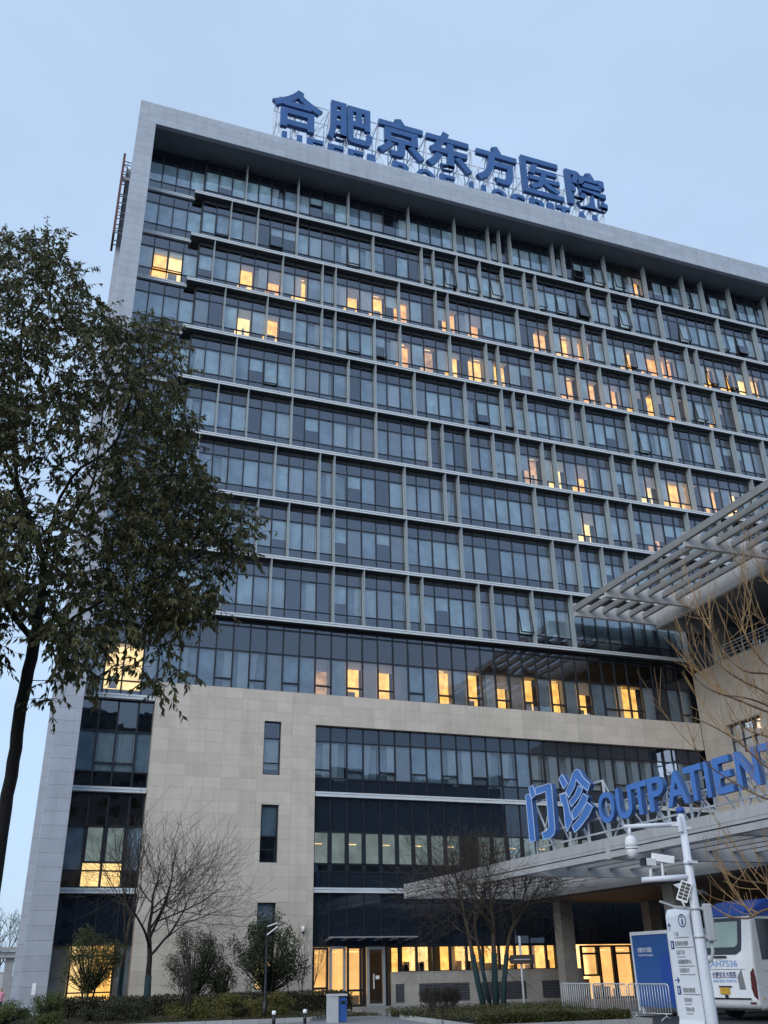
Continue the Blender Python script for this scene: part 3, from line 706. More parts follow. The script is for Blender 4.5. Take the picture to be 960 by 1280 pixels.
for i in range(17):
    y = 49.6-i*1.15; b.box(x-.05, x+.1, y-.04, y+.04, 18.6, 22.6, 1)
    b.quad((x,y-1.11,18.6),(x,y-.04,18.6),(x,y-.04,22.6),(x,y-1.11,22.6), 0); b.quad((x+.12,y-1.05,19.2),(x+.12,y-.1,19.2),(x+.12,y-.1,21.8),(x+.12,y-1.05,21.8), 3 if i % 3 else 4)
b.build('glazed_wall', ['glass_tower','dark_frame','room_dark','blind_pale','curtain_white'], wing, recalc=False)
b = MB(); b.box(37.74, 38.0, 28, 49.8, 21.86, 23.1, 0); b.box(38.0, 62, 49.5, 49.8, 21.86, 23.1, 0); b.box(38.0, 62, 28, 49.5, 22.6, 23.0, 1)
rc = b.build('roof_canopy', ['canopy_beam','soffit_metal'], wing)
b = MB(); b.box(31.57, 31.77, 28, 49.8, 22.42, 22.82, 0)
for i in range(1, 6): b.box(31.57+i*1.03, 31.57+i*1.03+.2, 28, 49.8, 22.46, 22.80, 0)
b.build('louvre_blades', 'canopy_blade', rc)
for y in (49.65, 46.0, 38.0, 30.0):
    b = MB(); b.box(31.60, 37.74, y-.12, y+.12, 22.10, 22.95, 0); b.build('cross_beam', 'canopy_beam', rc)
# lobby wall and porch pieces under the canopy
b = MB(); b.box(33.5, 41.2, 38.0, 38.5, 3.6, 4.4, 0); b.box(40.0, 41.2, 38.5, 50.9, -.1, 4.8, 0); b.build('porch_wall', 'stone_side', wing)

# ---- entrance canopy in front of the tower
can = thing('entrance_canopy', 'long grey entrance canopy of louvre beams on stone columns', 'canopy', (27, 40, 0))
CX = 19.15
b = MB(); b.box(CX, CX+.22, 12, 49.5, 5.30, 5.72, 0); b.box(CX+.03, CX+.2, 12, 49.48, 5.06, 5.26, 1); b.build('edge_beam', ['canopy_clad','canopy_beam'], can)
b = MB()
for i in range(1, 7): b.box(CX+i*1.03, CX+i*1.03+.2, 12, 49.5, 5.36, 5.70, 0)
b.build('louvre_blades', 'canopy_beam', can)
for y in (49.38, 36.3, 29.7, 23.1, 16.5):
    b = MB(); b.box(CX-.01 if y in (49.38, 29.7, 16.5) else CX+.22, 26.3, y-.12, y+.12, 5.02, 5.74 if y != 29.7 else 5.60, 0); b.build('cross_beam', 'canopy_beam', can)
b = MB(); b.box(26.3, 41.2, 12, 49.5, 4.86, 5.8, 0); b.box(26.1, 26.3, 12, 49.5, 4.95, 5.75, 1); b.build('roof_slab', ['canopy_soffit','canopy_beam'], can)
for x, y in ((27.3,47.6),(32.9,47.6),(38.5,47.6),(26.6,36.6),(32.9,36.6),(26.6,25.0),(32.9,25.0)):
    b = MB(); b.box(x, x+.75, y, y+.75, -.1, 4.86, 0); b.build('column', 'stone_dado', can)

# ================================================================== SIGNS
def steel_truss(b, x0, x1, y, z0, z1, step, depth, m, r=.04, rnd=None):
    """light space frame: posts front and back, rails, diagonals"""
    n = int((x1-x0)/step)
    for i in range(n+1):
        x = x0+(x1-x0)*i/n
        for yy in (y, y+depth): b.bar((x,yy,z0),(x,yy,z1), r*1.4, r*1.4, m)
        for z in (z0+.3*(z1-z0), z0+.62*(z1-z0), z1-.1): b.bar((x,y,z),(x,y+depth,z), r, r, m)
        b.bar((x,y,z1-.1),(x,y+depth+.9,z0), r, r, m)
        if i < n:
            xn = x0+(x1-x0)*(i+1)/n; zm = z0+.55*(z1-z0)
            for yy in (y, y+depth):
                b.bar((x,yy,z0+.1),(xn,yy,zm), r, r, m); b.bar((x,yy,zm),(xn,yy,z0+.1), r, r, m)
                b.bar((x,yy,zm),(xn,yy,z1-.05), r, r, m)
            b.bar((x,y,zm),(xn,y+depth,z1-.1), r*.8, r*.8, m); b.bar((x,y+depth,z0+.2),(xn,y,zm), r*.8, r*.8, m)
    for yy in (y, y+depth):
        for z in (z0+.1, z0+.55*(z1-z0), z1-.05): b.bar((x0,yy,z),(x1,yy,z), r, r, m)
rs = thing('rooftop_sign', 'blue hospital name in Chinese characters above English letters on the roof edge', 'sign', (25, 51, ZROOF))
spans = [(10.35,14.45),(14.85,18.65),(19.07,23.12),(23.3,27.4),(27.8,31.75),(32.2,36.1),(36.55,40.5)]
YI = [[(0,1),(.93,1),(.93,.87),(0,.87)],[(0,.125),(.12,.125),(.12,.868),(0,.868)],[(0,0),(1,0),(1,.122),(0,.122)],[(.27,.83),(.41,.83),(.31,.56),(.17,.58)],
 [(.30,.735),(.88,.735),(.88,.62),(.26,.62)],[(.17,.51),(.93,.51),(.93,.40),(.17,.40)],[(.49,.68),(.62,.68),(.58,.42),(.46,.25),(.24,.155),(.17,.25),(.37,.34),(.47,.47)],[(.55,.42),(.66,.37),(.93,.24),(.86,.14),(.62,.26),(.49,.36)]]
for ch, (a, c) in zip('合肥京东方医院', spans):
    b = MB()
    if ch == '医':
        for i, pl in enumerate(YI): b.prism(pl, lambda u, v, d: (a+u*(c-a), 51.0+d, 60.62+v*4.2), .004*i, .35-.003*i, 0)
    else:
        g = glyphs(ch, 0.028); b.add(g[:2], lambda u, v, d: (a+u*(c-a), 51.0-d*.35+.35, 60.62+v*4.3), 0)
    o = b.build('character', 'sign_blue', rs); o.data.materials.append(MATS['sign_blue_side'])
    for p in o.data.polygons:
        if abs(p.normal.y) < .5: p.material_index = 1
cen = [11.65,12.22,14.2,16.0,17.9,18.75]
def latin(txt, x0, x1, z0, h, y, parent, mat='sign_blue', adv=None):
    n = len(txt); ws = {'I':.42,'E':.82,'F':.8,'L':.8,'T':.9,'B':.95,'P':.92,'S':.92,' ':.75}
    tot = sum(ws.get(c, 1.0) for c in txt); x = x0; k = (x1-x0)/tot
    for c in txt:
        wd = ws.get(c, 1.0)*k
        if c != ' ':
            g = glyphs(c, 0.03); b = MB(); b.add(g[:2], lambda u, v, d: (x+wd*.1+u*wd*.78, y-d*.25+.25, z0+v*h), 0)
            b.build('letter', mat, parent)
        x += wd
latin('HEFEI', 11.0, 18.95, 58.3, 1.72, 51.0, rs); latin('BOE', 20.1, 26.0, 58.3, 1.72, 51.0, rs); latin('HOSPITAL', 26.9, 40.2, 58.3, 1.72, 51.0, rs)
b = MB(); steel_truss(b, 10.9, 40.2, 51.45, ZROOF-.3, 64.2, 1.35, 1.5, 0, .065); b.build('steel_frame', 'steel_pale', rs)

os_ = thing('outpatient_sign', 'blue outpatient sign of raised letters standing on the entrance canopy edge', 'sign', (19.5, 29, 5.72))
def sgn(a, z, d): return (19.5+d, a, z)
MEN = [[(35.97,8.18),(35.64,8.18),(35.5,7.95),(35.46,6.31),(35.94,6.3)],[(35.64,8.42),(35.29,8.48),(35.11,8.06),(35.48,7.94)],
 [(35.11,8.34),(33.99,8.32),(33.78,8.27),(33.75,8.02),(33.79,6.52),(33.89,6.37),(34.24,6.26),(34.78,6.29),(34.86,6.56),(34.48,6.55),(34.25,6.68),(34.25,8.06),(35.09,8.05)]]
ZHEN = [[(33.13,8.37),(32.84,8.48),(32.51,8.06),(32.84,7.92)],[(33.17,7.75),(32.72,7.74),(32.51,6.89),(32.38,6.71),(32.87,6.34),(32.99,6.59),(32.98,7.34),(33.16,7.48)],
 [(32.71,7.81),(32.34,8.06),(32.07,8.36),(31.91,8.45),(31.7,8.48),(31.55,8.39),(31.34,8.1),(30.92,7.79),(31.12,7.57),(31.65,7.93),(31.86,8.12),(32.0,7.87),(32.51,7.54)],
 [(32.51,7.4),(32.05,7.6),(31.73,7.87),(31.43,7.71),(31.75,7.45),(32.38,7.19)],[(32.44,6.98),(31.86,7.24),(31.46,7.54),(31.14,7.36),(31.34,7.16),(31.95,6.81),(32.31,6.7)],
 [(32.5,6.49),(31.9,6.71),(31.24,7.18),(30.9,6.96),(31.25,6.69),(31.91,6.38),(32.34,6.24)]]
for nm, polys in (('character', MEN), ('character', ZHEN)):
    b = MB()
    for p in polys: b.prism(p, sgn, 0, .2, 0, 1); 
    for p in polys:
        for q in range(len(p)):
            (a0,z0),(a1,z1) = p[q], p[(q+1) % len(p)]; b.bar((19.493,a0,z0),(19.493,a1,z1),.035,.02,2,up=(1,0,0))
    b.build(nm, ['sign_blue_pale','sign_blue_side','sign_edge'], os_)
for ch, a, c in (('O',30.56,29.50),('U',29.36,28.40),('T',28.42,27.45),('P',27.42,26.52),('A',26.42,25.30),('T',25.42,24.50),('I',24.38,24.18),('E',23.95,23.15),('N',22.92,21.98),('T',21.85,20.95),('S',20.75,19.85)):
    g = glyphs(ch, 0.022); b = MB(); b.add(g[:2], lambda u, v, d: (19.5+d*.17, a+(c-a)*u, 6.28+v*1.08), 0)
    o = b.build('letter', 'sign_blue_pale', os_); o.data.materials.append(MATS['sign_blue_side']); o.data.materials.append(MATS['sign_edge'])
    for p in o.data.polygons:
        if abs(p.normal.x) < .5: p.material_index = 1
b = MB()
for y0, y1, zt in ((36.1,30.7,7.9),(30.6,19.8,7.0)):
    for z in (6.1, 6.62, zt): b.bar((19.92,y0,z),(19.92,y1,z),.06,.06,0)
    n = int((y0-y1)/1.1)
    for i in range(n+1):
        y = y0+(y1-y0)*i/n
        b.bar((19.92,y,5.7),(19.92,y,zt),.07,.07,0); b.bar((20.9,y,5.7),(19.95,y,zt-.05),.05,.05,0)
        if i < n and i % 2 == 0:
            y2 = y0+(y1-y0)*(i+1)/n; b.bar((20.0,y,5.72),(20.0,y2,zt),.05,.05,0); b.bar((20.0,y,zt),(20.0,y2,5.72),.05,.05,0)
b.build('steel_frame', 'steel_galv', os_)

ss = thing('side_sign', 'tall narrow dark maroon sign bracketed to the left flank of the tower', 'sign', (0, 54, 46))
b = MB(); b.box(-.05, .12, 53.2, 55.2, 48.3, 55.9, 0)
b.build('panel', 'maroon', ss)
for z in (48.6, 49.0, 49.9, 50.5, 51.4, 52.0, 52.2, 53.4, 54.4, 55.1, 55.4):
    b = MB(); b.bar((.1,53.5,z),(.63,53.5,z),.05,.05,0); b.bar((.1,54.8,z),(.63,54.8,z),.05,.05,0); b.bar((.35,53.5,z),(.35,54.8,z),.04,.04,0); b.build('bracket', 'grey_paint', ss)
b = MB(); b.bar((.1,53.5,55.05),(.63,53.5,54.45),.05,.05,0); b.build('brace', 'grey_paint', ss)
b = MB(); b.box(.12,.61,53.3,53.47,53.45,53.75,0); b.build('junction_box', 'grey_paint', ss)

# ================================================================== GROUND
def sheet(name, pts, z, mat):
    b = MB(); b.poly([(x,y,z) for x, y in pts], 0); return tag(b.build(name, mat), kind='structure')
sheet('ground', [(-900,-500),(1500,-500),(1500,2600),(-900,2600)], -.02, 'asphalt')
sheet('plaza_paving', [(-30,33.5),(60,33.5),(60,51.5),(-30,51.5)], .002, 'paving')
sheet('entrance_path', [(14.4,33.0),(19.6,33.0),(20.4,51.2),(14.75,51.2)], .010, 'paving')
# planting beds with kerbs
def bed(name, pts, h=.14):
    b = MB(); n = len(pts)
    b.poly([(x,y,h-.03) for x, y in pts], 1)
    for i in range(n):
        (x0,y0),(x1,y1) = pts[i], pts[(i+1) % n]; b.bar((x0,y0,h/2-.02),(x1,y1,h/2-.02),.15,h+.04,0)
    return tag(b.build(name, ['kerb_stone','soil']), kind='structure')
bed('lawn_terrain', [(-12,37.6),(11.0,38.6),(14.2,42.0),(14.6,50.9),(-12,50.9)])
bed('bed_terrain', [(13.8,29.5),(19.9,29.5),(19.95,37.0),(23.2,39.2),(17.2,41.4),(14.6,39.4)])
def scatter_grass(name, pts_fn, n, h, mat, seed):
    r_ = random.Random(seed); b = MB()
    for i in range(n):
        x, y, z = pts_fn(r_); a = r_.uniform(0, 2*PI); hh = h*r_.uniform(.5,1.2); w_ = .018
        dx, dy = math.cos(a)*w_, math.sin(a)*w_; lx, ly = r_.uniform(-.4,.4)*hh, r_.uniform(-.4,.4)*hh
        b.poly([(x-dx,y-dy,z),(x+dx,y+dy,z),(x+lx,y+ly,z+hh)], 0)
    return tag(b.build(name, mat, recalc=False), kind='stuff')
g1 = scatter_grass('lawn_grass', lambda r_: (r_.uniform(-2,14.0), 38.6+11*r_.random()**1.6+.25, .1), 14000, .12, 'leaf_grass', 3)
tag(g1, 'short winter grass growing round the hedges', 'grass')

# ================================================================== VEGETATION
def leaf_quad(b, p, d, nrm, L, W, m=0, fold=.25):
    """pointed leaf with a fold along the midrib"""
    d = d.normalized(); s = d.cross(nrm)
    if s.length < 1e-4: s = d.orthogonal()
    s.normalize(); n2 = s.cross(d)
    a = p; t = p+d*L; mid = p+d*L*.45; l = mid+s*W/2+n2*fold*W; r_ = mid-s*W/2+n2*fold*W
    i = len(b.v); b.v += [tuple(a), tuple(l), tuple(t), tuple(r_)]
    b.f += [(i,i+1,i+2),(i,i+2,i+3)]; b.m += [m,m]; b.sm += [False,False]
def rvec(r_):
    while True:
        v = Vector((r_.uniform(-1,1), r_.uniform(-1,1), r_.uniform(-1,1)))
        if .05 < v.length < 1: return v
def smooth_path(pts, m=4):
    out = []
    for i in range(len(pts)-1):
        p0, p1, p2, p3 = pts[max(i-1,0)], pts[i], pts[i+1], pts[min(i+2,len(pts)-1)]
        for q in range(m):
            t = q/m; out.append(.5*((2*p1)+(p2-p0)*t+(2*p0-5*p1+4*p2-p3)*t*t+(3*p1-p0-3*p2+p3)*t**3))
    return out+[pts[-1]]
def tips_grow(base, limbs, targets, r_tip, r_max, expo=2.3, seg=.35, sag=.0, seed=0):
    """skeleton: given limbs, each target is reached by a curved branch from the nearest node; radii by the pipe rule"""
    r_ = random.Random(seed)
    P, par, fixed = [Vector(base)], [-1], []
    for limb in limbs:
        pts = smooth_path([Vector(p) for p in limb])
        k = min(range(len(P)), key=lambda i: (P[i]-pts[0]).length)
        for a, c in zip([P[k]]+pts[:-1], pts):
            n = max(1, int((c-a).length/seg))
            for i in range(1, n+1):
                q = a.lerp(c, i/n)+rvec(r_)*.012; P.append(q); par.append(k); k = len(P)-1
    tg = sorted(targets, key=lambda t: min((t-p).length for p in P))
    ends = []
    for t in tg:
        k = min(range(len(P)), key=lambda i: (P[i]-t).length_squared + (0.6 if i == 0 else 0))
        a = P[k]; d = (t-a)
        if d.length > .85: continue
        n = max(1, int(d.length/seg)); bow = rvec(r_)*d.length*.12 + Vector((0,0,-sag*d.length))
        for i in range(1, n+1):
            f = i/n; q = a.lerp(t, f)+bow*(4*f*(1-f)); P.append(q); par.append(k); k = len(P)-1
        ends.append(k)
    cnt = [0.0]*len(P)
    for i in range(len(P)-1, 0, -1):
        if cnt[i] == 0: cnt[i] = 1.0
        cnt[par[i]] += cnt[i]
    mx = max(cnt)
    rad = [max(r_tip, r_max*(c/mx)**(1/expo)) for c in cnt]
    return P, par, rad, ends
def skeleton_mesh(b_thick, b_thin, P, par, rad, cut, n_thick=8, n_thin=4):
    kids = {}
    for i, k in enumerate(par): kids.setdefault(k, []).append(i)
    done = set(); stack = [(0, [0])]
    def walk(i):
        path = [i]
        while True:
            ch = [c for c in kids.get(path[-1], []) if c not in done]
            if not ch: return path
            c = max(ch, key=lambda q: rad[q]); done.add(c); path.append(c)
    starts = [0]; done.add(0)
    queue = [walk(0)]
    while queue:
        path = queue.pop()
        if len(path) > 1:
            big = rad[path[1]] >= cut
            (b_thick if big else b_thin).tube([P[i] for i in path], [min(rad[path[1]]*1.15, rad[i]) if q == 0 else rad[i] for q, i in enumerate(path)], n_thick if big else n_thin)
        for i in path:
            for c in kids.get(i, []):
                if c not in done: done.add(c); queue.append([i]+walk(c))

# ---- the big evergreen in front, left
TD = 9.5
def tp(x, y, D):
    """a point seen in direction (x,y) of the 960x1280 frame at horizontal distance D"""
    d = fw + rt*(x-480)/F_PX - up*(y-640)/F_PX; d.normalize()
    return Vector((0,0,1.75)) + d*(D/math.hypot(d.x, d.y))
def inside(poly, x, y):
    c = False; j = len(poly)-1
    for i in range(len(poly)):
        (xi,yi),(xj,yj) = poly[i], poly[j]
        if (yi > y) != (yj > y) and x < (xj-xi)*(y-yi)/(yj-yi)+xi: c = not c
        j = i
    return c
CROWN = [(-230,420),(-150,330),(-60,290),(0,300),(22,288),(40,302),(62,300),(78,322),(97,345),(105,366),(125,378),(140,398),(152,420),(182,402),(200,400),(213,430),(222,458),(232,500),(238,545),(246,590),(270,625),(305,640),(318,668),(300,690),(278,715),(272,745),(258,762),(250,785),(222,790),(190,800),(150,800),(110,815),(95,835),(60,800),(20,760),(-10,830),(-60,860),(-150,820),(-240,700),(-280,560)]
GAPS = [((20,420),20,18),((70,440),22,16),((-30,620),30,40),((180,560),14,14),((60,350),14,10),((10,350),16,10),((210,620),14,10),((150,640),16,14),((60,610),40,30),((240,700),14,10),((60,560),30,45),((95,585),28,30),((40,480),25,22),((30,700),26,30),((100,690),32,26),((70,650),20,26),((120,520),18,18),((5,590),20,30),((115,760),26,16),((150,470),14,16)]
r_ = random.Random(11); tg = []
while len(tg) < 2700:
    x, y = r_.uniform(-280,320), r_.uniform(285,850)
    if not inside(CROWN, x, y): continue
    if any(((x-c[0])/a)**2+((y-c[1])/e)**2 < 1 for c, a, e in GAPS) and r_.random() < .72: continue
    wd = 1.7*max(.25, 1-((x+20)/340)**2)
    tg.append(tp(x, y, TD+r_.uniform(-wd, wd)))
for x, y in ((205,868),(225,852),(190,862),(213,838),(200,822),(170,838),(55,884),(60,858),(85,842),(140,838),(120,852)):
    for q in range(2): tg.append(tp(x+r_.uniform(-5,5), y+r_.uniform(-6,2)-6, TD-.5+r_.uniform(-.4,.4)))
base = Vector((-.21, TD, 0))
limbs = [[(-.21,TD,1.2),tp(2,1040,TD),tp(14,970,TD),tp(24,900,TD),tp(36,838,TD),tp(45,792,TD)],
 [tp(46,780,TD),tp(54,735,TD+.1),tp(52,690,TD+.2),tp(30,630,TD+.3),tp(18,570,TD+.3),tp(22,480,TD+.2),tp(30,390,TD+.1)],
 [tp(56,700,TD+.2),tp(66,650,TD-.2),tp(90,596,TD-.5),tp(140,557,TD-.6),tp(160,510,TD-.7),tp(180,440,TD-.6)],
 [tp(46,790,TD),tp(72,783,TD-.2),tp(118,757,TD-.5),tp(170,732,TD-.6),tp(212,714,TD-.7),tp(265,680,TD-.6)],
 [tp(56,735,TD),tp(72,690,TD+.5),tp(95,640,TD+.9),tp(120,590,TD+1.1),tp(130,480,TD+1.0)],
 [tp(40,800,TD),tp(10,760,TD-.3),tp(-40,700,TD-.6),tp(-100,620,TD-.7),tp(-130,520,TD-.5)],
 [tp(26,620,TD+.3),tp(-10,540,TD),tp(-60,450,TD-.3)],
 [tp(120,757,TD-.5),tp(160,775,TD-.7),tp(195,800,TD-.6),tp(205,830,TD-.5)]]
P, par, rad, ends = tips_grow(base, limbs, tg, (.0045), .058, 1.9, .28, 0.0, 4)
bt, bn, lf = MB(), MB(), MB()
skeleton_mesh(bt, bn, P, par, rad, .02)
i0 = len(bt.v)
for e in ends:
    c = P[e]; d0 = (P[e]-P[par[e]]).normalized() if par[e] >= 0 else Vector((0,0,1))
    for s_ in range(r_.choice([2,3,3])):
        # a drooping shoot with its leaves
        sd_ = (d0*.6+rvec(r_)*.9+Vector((0,0,.15))).normalized(); L_ = r_.uniform(.16,.34)
        p0 = c+rvec(r_)*.04; pts = [p0]
        for q in range(1, 5): pts.append(pts[-1]+(sd_+Vector((0,0,-.16*q))).normalized()*L_/4)
        bn.tube(pts, [.004,.0035,.003,.0025,.002], 3, cap=False)
        for q in range(r_.choice([10,13,16])):
            f = r_.uniform(.1,1)*4; k = min(3, int(f)); p = pts[k].lerp(pts[k+1], f-k)
            ld = ((pts[k+1]-pts[k]).normalized()*.5+rvec(r_)*.8+Vector((0,0,-.75))).normalized()
            leaf_quad(lf, p, ld, rvec(r_), r_.uniform(.05,.1), r_.uniform(.02,.036), 0)
et = thing('evergreen_tree', 'large dark evergreen broadleaf tree close by on the left with drooping leaves', 'tree', base)
bt.build('trunk', 'bark_dark', et); bn.build('twigs', 'bark_dark', et, recalc=False); lf.build('crown', 'leaf_tree', et, recalc=False)

# ---- leafless trees
def bare_branch(out, p, d, L, r, lev, r_, P):
    """recursive winter branch; out[0] thick mesh, out[1] thin mesh"""
    n = 6 if lev < 2 else (5 if lev < 4 else 4); pts = [p.copy()]; dirs = [d.copy()]; cur = d.copy()
    for i in range(n):
        cur = (cur + rvec(r_)*P['wob'] + Vector((0,0,P['up']*(1 if lev else .3)))).normalized()
        pts.append(pts[-1]+cur*L/n); dirs.append(cur.copy())
    taper = P['taper']; rads = [max(P['rmin'], r*(1-(1-taper)*i/n)) for i in range(n+1)]
    (out[0] if rads[0] > P['cut'] else out[1]).tube(pts, rads, 7 if rads[0] > P['cut'] else (4 if rads[0] > P['rmin']*1.6 else 3), cap=False)
    if lev >= P['levels']: return
    nc = P['kids'][min(lev, len(P['kids'])-1)]
    for i in range(nc):
        f = P['from']+(1-P['from'])*(i+r_.uniform(.2,.9))/nc; f = min(.98, f); k = min(n-1, int(f*n)); q = pts[k].lerp(pts[k+1], f*n-k)
        ax = dirs[k].cross(rvec(r_)); ax = ax.normalized() if ax.length > 1e-4 else Vector((1,0,0))
        nd = Matrix.Rotation(R(r_.uniform(*P['ang'])), 3, ax) @ dirs[k]
        bare_branch(out, q, nd, L*r_.uniform(*P['len']), max(P['rmin'], rads[k]*r_.uniform(.45,.68)), lev+1, r_, P)
    bare_branch(out, pts[-1], (dirs[-1]+rvec(r_)*.25).normalized(), L*.62, rads[-1]*.9, lev+1, r_, P)
def bare_tree(name, label, loc, stems, P, seed, mt, mw, wrap=None, cat='tree', group=None):
    t = thing(name, label, cat, loc, 0, group); r_ = random.Random(seed); a, c, wb = MB(), MB(), MB()
    for (ox, oy, dx, dy, L, r) in stems:
        p = Vector(loc)+Vector((ox,oy,-.05)); d = Vector((dx,dy,1)).normalized()
        if wrap:
            q = p+d*wrap; m_ = p.lerp(q,.5)+Vector((r_.uniform(-.06,.06),0,0)); wb.tube([p,m_,q],[r*1.35,r*1.2,r*1.15],9); p = q-d*.05
        bare_branch((a, c), p, d, L, r, 0, r_, P)
    if a.v: a.build('trunk', mt, t, recalc=False)
    if c.v: c.build('crown', mw, t, recalc=False)
    if wb.v: wb.build('trunk_wrapping', 'trunk_wrap', t)
    return t
PT = dict(wob=.16, up=.10, taper=.62, rmin=.007, cut=.03, levels=5, kids=[3,3,3,3,2], ang=(24,60), len=(.55,.85), **{'from':.3})
bare_tree('bare_tree', 'leafless multi-stemmed tree with dark green wrapped trunks before the lit windows', (19.3,39.6,0),
  [(-.5,0,-.16,.1,2.3,.10),(.05,.1,.02,.0,2.0,.11),(.25,-.1,.2,.1,1.9,.09),(-.1,.25,-.3,-.25,2.0,.07)], dict(PT, kids=[4,3,3,2,2], ang=(30,72), len=(.65,1.0), up=.04, rmin=.006), 21, 'bark_brown', 'twig_brown', wrap=2.3)
bare_tree('bare_tree', 'leafless spreading tree with forking limbs before the pale stone wall', (5.55,45.2,.1),
  [(.15,0,.0,.02,1.9,.125)], dict(PT, kids=[4,3,3,2,2], levels=5, ang=(38,72), len=(.82,1.12), up=.05, taper=.72, rmin=.006), 38, 'bark_dark', 'twig_brown', wrap=1.6)
bare_tree('bare_tree', 'slim leafless tree with green wrapped stem beside the dark glass corner', (4.75,46.0,.1),
  [(0,0,-.04,.05,2.4,.085)], dict(PT, kids=[3,3,3,2], levels=4, ang=(20,50), len=(.65,.95), up=.12), 43, 'bark_brown', 'twig_brown', wrap=1.9)
bare_tree('bare_tree', 'small crooked leafless tree with whitewashed forks in front of the hedge', (6.6,40.2,.1),
  [(0,0,-.25,.05,1.0,.05),(.05,0,.22,.1,1.3,.06)], dict(PT, kids=[3,3,2], levels=3, ang=(25,60)), 57, 'bark_dark', 'twig_brown')
bare_tree('bare_shrub', 'thin leafless shrub against the stone wall left of the entrance', (13.1,47.4,.1),
  [(-.5,0,-.25,.1,1.5,.025),(0,0,.05,.05,1.7,.028),(.4,.1,.25,.1,1.6,.024),(.15,.2,-.1,.2,1.5,.02)], dict(PT, kids=[2,3,2], levels=3, ang=(16,45), rmin=.006), 63, 'bark_grey', 'twig_brown', cat='shrub')
bare_tree('bare_shrub', 'reddish twiggy round shrub in the bed beside the entrance path', (15.25,35.8,.05),
  [(.1*math.cos(q),.1*math.sin(q),.8*math.cos(q),.8*math.sin(q),.5,.016) for q in (0,.8,1.7,2.5,3.3,4.1,5.0,5.7)], dict(PT, kids=[3,3,3], levels=4, ang=(18,50), len=(.6,.85), rmin=.005), 71, 'bark_brown', 'twig_brown', cat='shrub')
for i, (x, y, h) in enumerate(((-.75,88,3.0),(.25,104,3.2),(-3.5,95,3.4))):
    bare_tree('bare_tree', ['faint leafless tree far beyond the covered walkway, nearest its post','taller faint leafless tree far off right behind the walkway post','faint leafless tree far off behind the left end of the walkway'][i], (x,y,0), [(0,0,.05,0,h,.12)], dict(PT, levels=4, rmin=.014), 80+i, 'bark_grey', 'bark_grey', group='leafless trees far off behind the walkway')

# ---- foreground leafless tree at the right edge, golden twigs
gt = thing('bare_tree', 'leafless foreground tree at the right edge with golden whip-like twigs', 'tree', tp(1075,1280,9.0)*Vector((1,1,0)) if False else (8.3,7.3,0))
r_ = random.Random(5); a, c, gm = MB(), MB(), MB()
GD = 9.6
trunk = [Vector((8.3,7.3,0)),Vector((8.28,7.3,1.6)),Vector((8.22,7.32,3.0)),Vector((8.1,7.4,4.2))]
a.tube(trunk, [.13,.115,.10,.085], 9)
GL_ = [  # limbs seen against wing and sky, px of the 960 frame
 [(1010,905),(960,890),(915,872),(888,862),(868,846),(858,822)],
 [(1010,905),(955,880),(930,872),(898,868)],
 [(1015,850),(960,842),(930,838),(905,815),(890,792),(880,775),(858,757)],
 [(1015,850),(960,832),(935,800),(925,770),(917,740)],
 [(1020,800),(972,790),(948,770),(938,745),(930,720)],
 [(1020,1000),(960,960),(920,925),(885,905),(862,895)],
 [(1020,1000),(965,1000),(930,985),(890,960),(868,935)],
 [(1015,905),(962,868),(930,852),(908,838),(885,815),(872,800)],
 [(1020,1120),(960,1105),(925,1100),(893,1085)],
 [(1025,1150),(965,1136),(935,1148),(905,1145)],
 [(1020,960),(968,925),(940,915),(915,900)],
 [(1030,760),(990,745),(965,735),(950,715)]]
tips = []
for L in GL_:
    dd = GD+r_.uniform(-.7,.7); pts = [tp(x, y, dd+(r_.uniform(-.15,.15))) for x, y in L]
    pts = [trunk[-1].lerp(pts[0], .0)]+pts
    # smooth
    sm_ = []
    for i in range(len(pts)-1):
        p0, p1, p2, p3 = pts[max(i-1,0)], pts[i], pts[i+1], pts[min(i+2,len(pts)-1)]
        for q in range(4):
            t = q/4; sm_.append(.5*((2*p1)+(p2-p0)*t+(2*p0-5*p1+4*p2-p3)*t*t+(3*p1-p0-3*p2+p3)*t**3))
    sm_.append(pts[-1]); n = len(sm_)
    gm.tube(sm_, [.011*(1-i/n)**.8+.0035 for i in range(n)], 6, cap=False)
    for k in range(7):
        i = r_.randrange(int(n*.25), n-1); p = sm_[i]; d = (sm_[i+1]-sm_[i]).normalized()
        nd = (d*.7+rvec(r_)*.6+Vector((0,0,.55))).normalized(); LL = r_.uniform(.35,1.0); w_ = [p]; cur = nd
        for q in range(7):
            cur = (cur+Vector((0,0,.11))+rvec(r_)*.1).normalized(); w_.append(w_[-1]+cur*LL/7)
        c.tube(w_, [.006*(1-q/10) for q in range(8)], 4, cap=False)
        for s_ in range(3):
            q = r_.randrange(1, 6); nd2 = (cur*.4+rvec(r_)*.9+Vector((0,0,.4))).normalized(); z_ = [w_[q]]
            for h in range(4):
                nd2 = (nd2+Vector((0,0,.12))+rvec(r_)*.14).normalized(); z_.append(z_[-1]+nd2*LL*.42/4)
            c.tube(z_, [.0035,.003,.003,.0025,.002], 3, cap=False)
a.build('trunk', 'bark_brown', gt); gm.build('limbs', 'limb_gold', gt, recalc=False); c.build('twigs', 'twig_gold', gt, recalc=False)

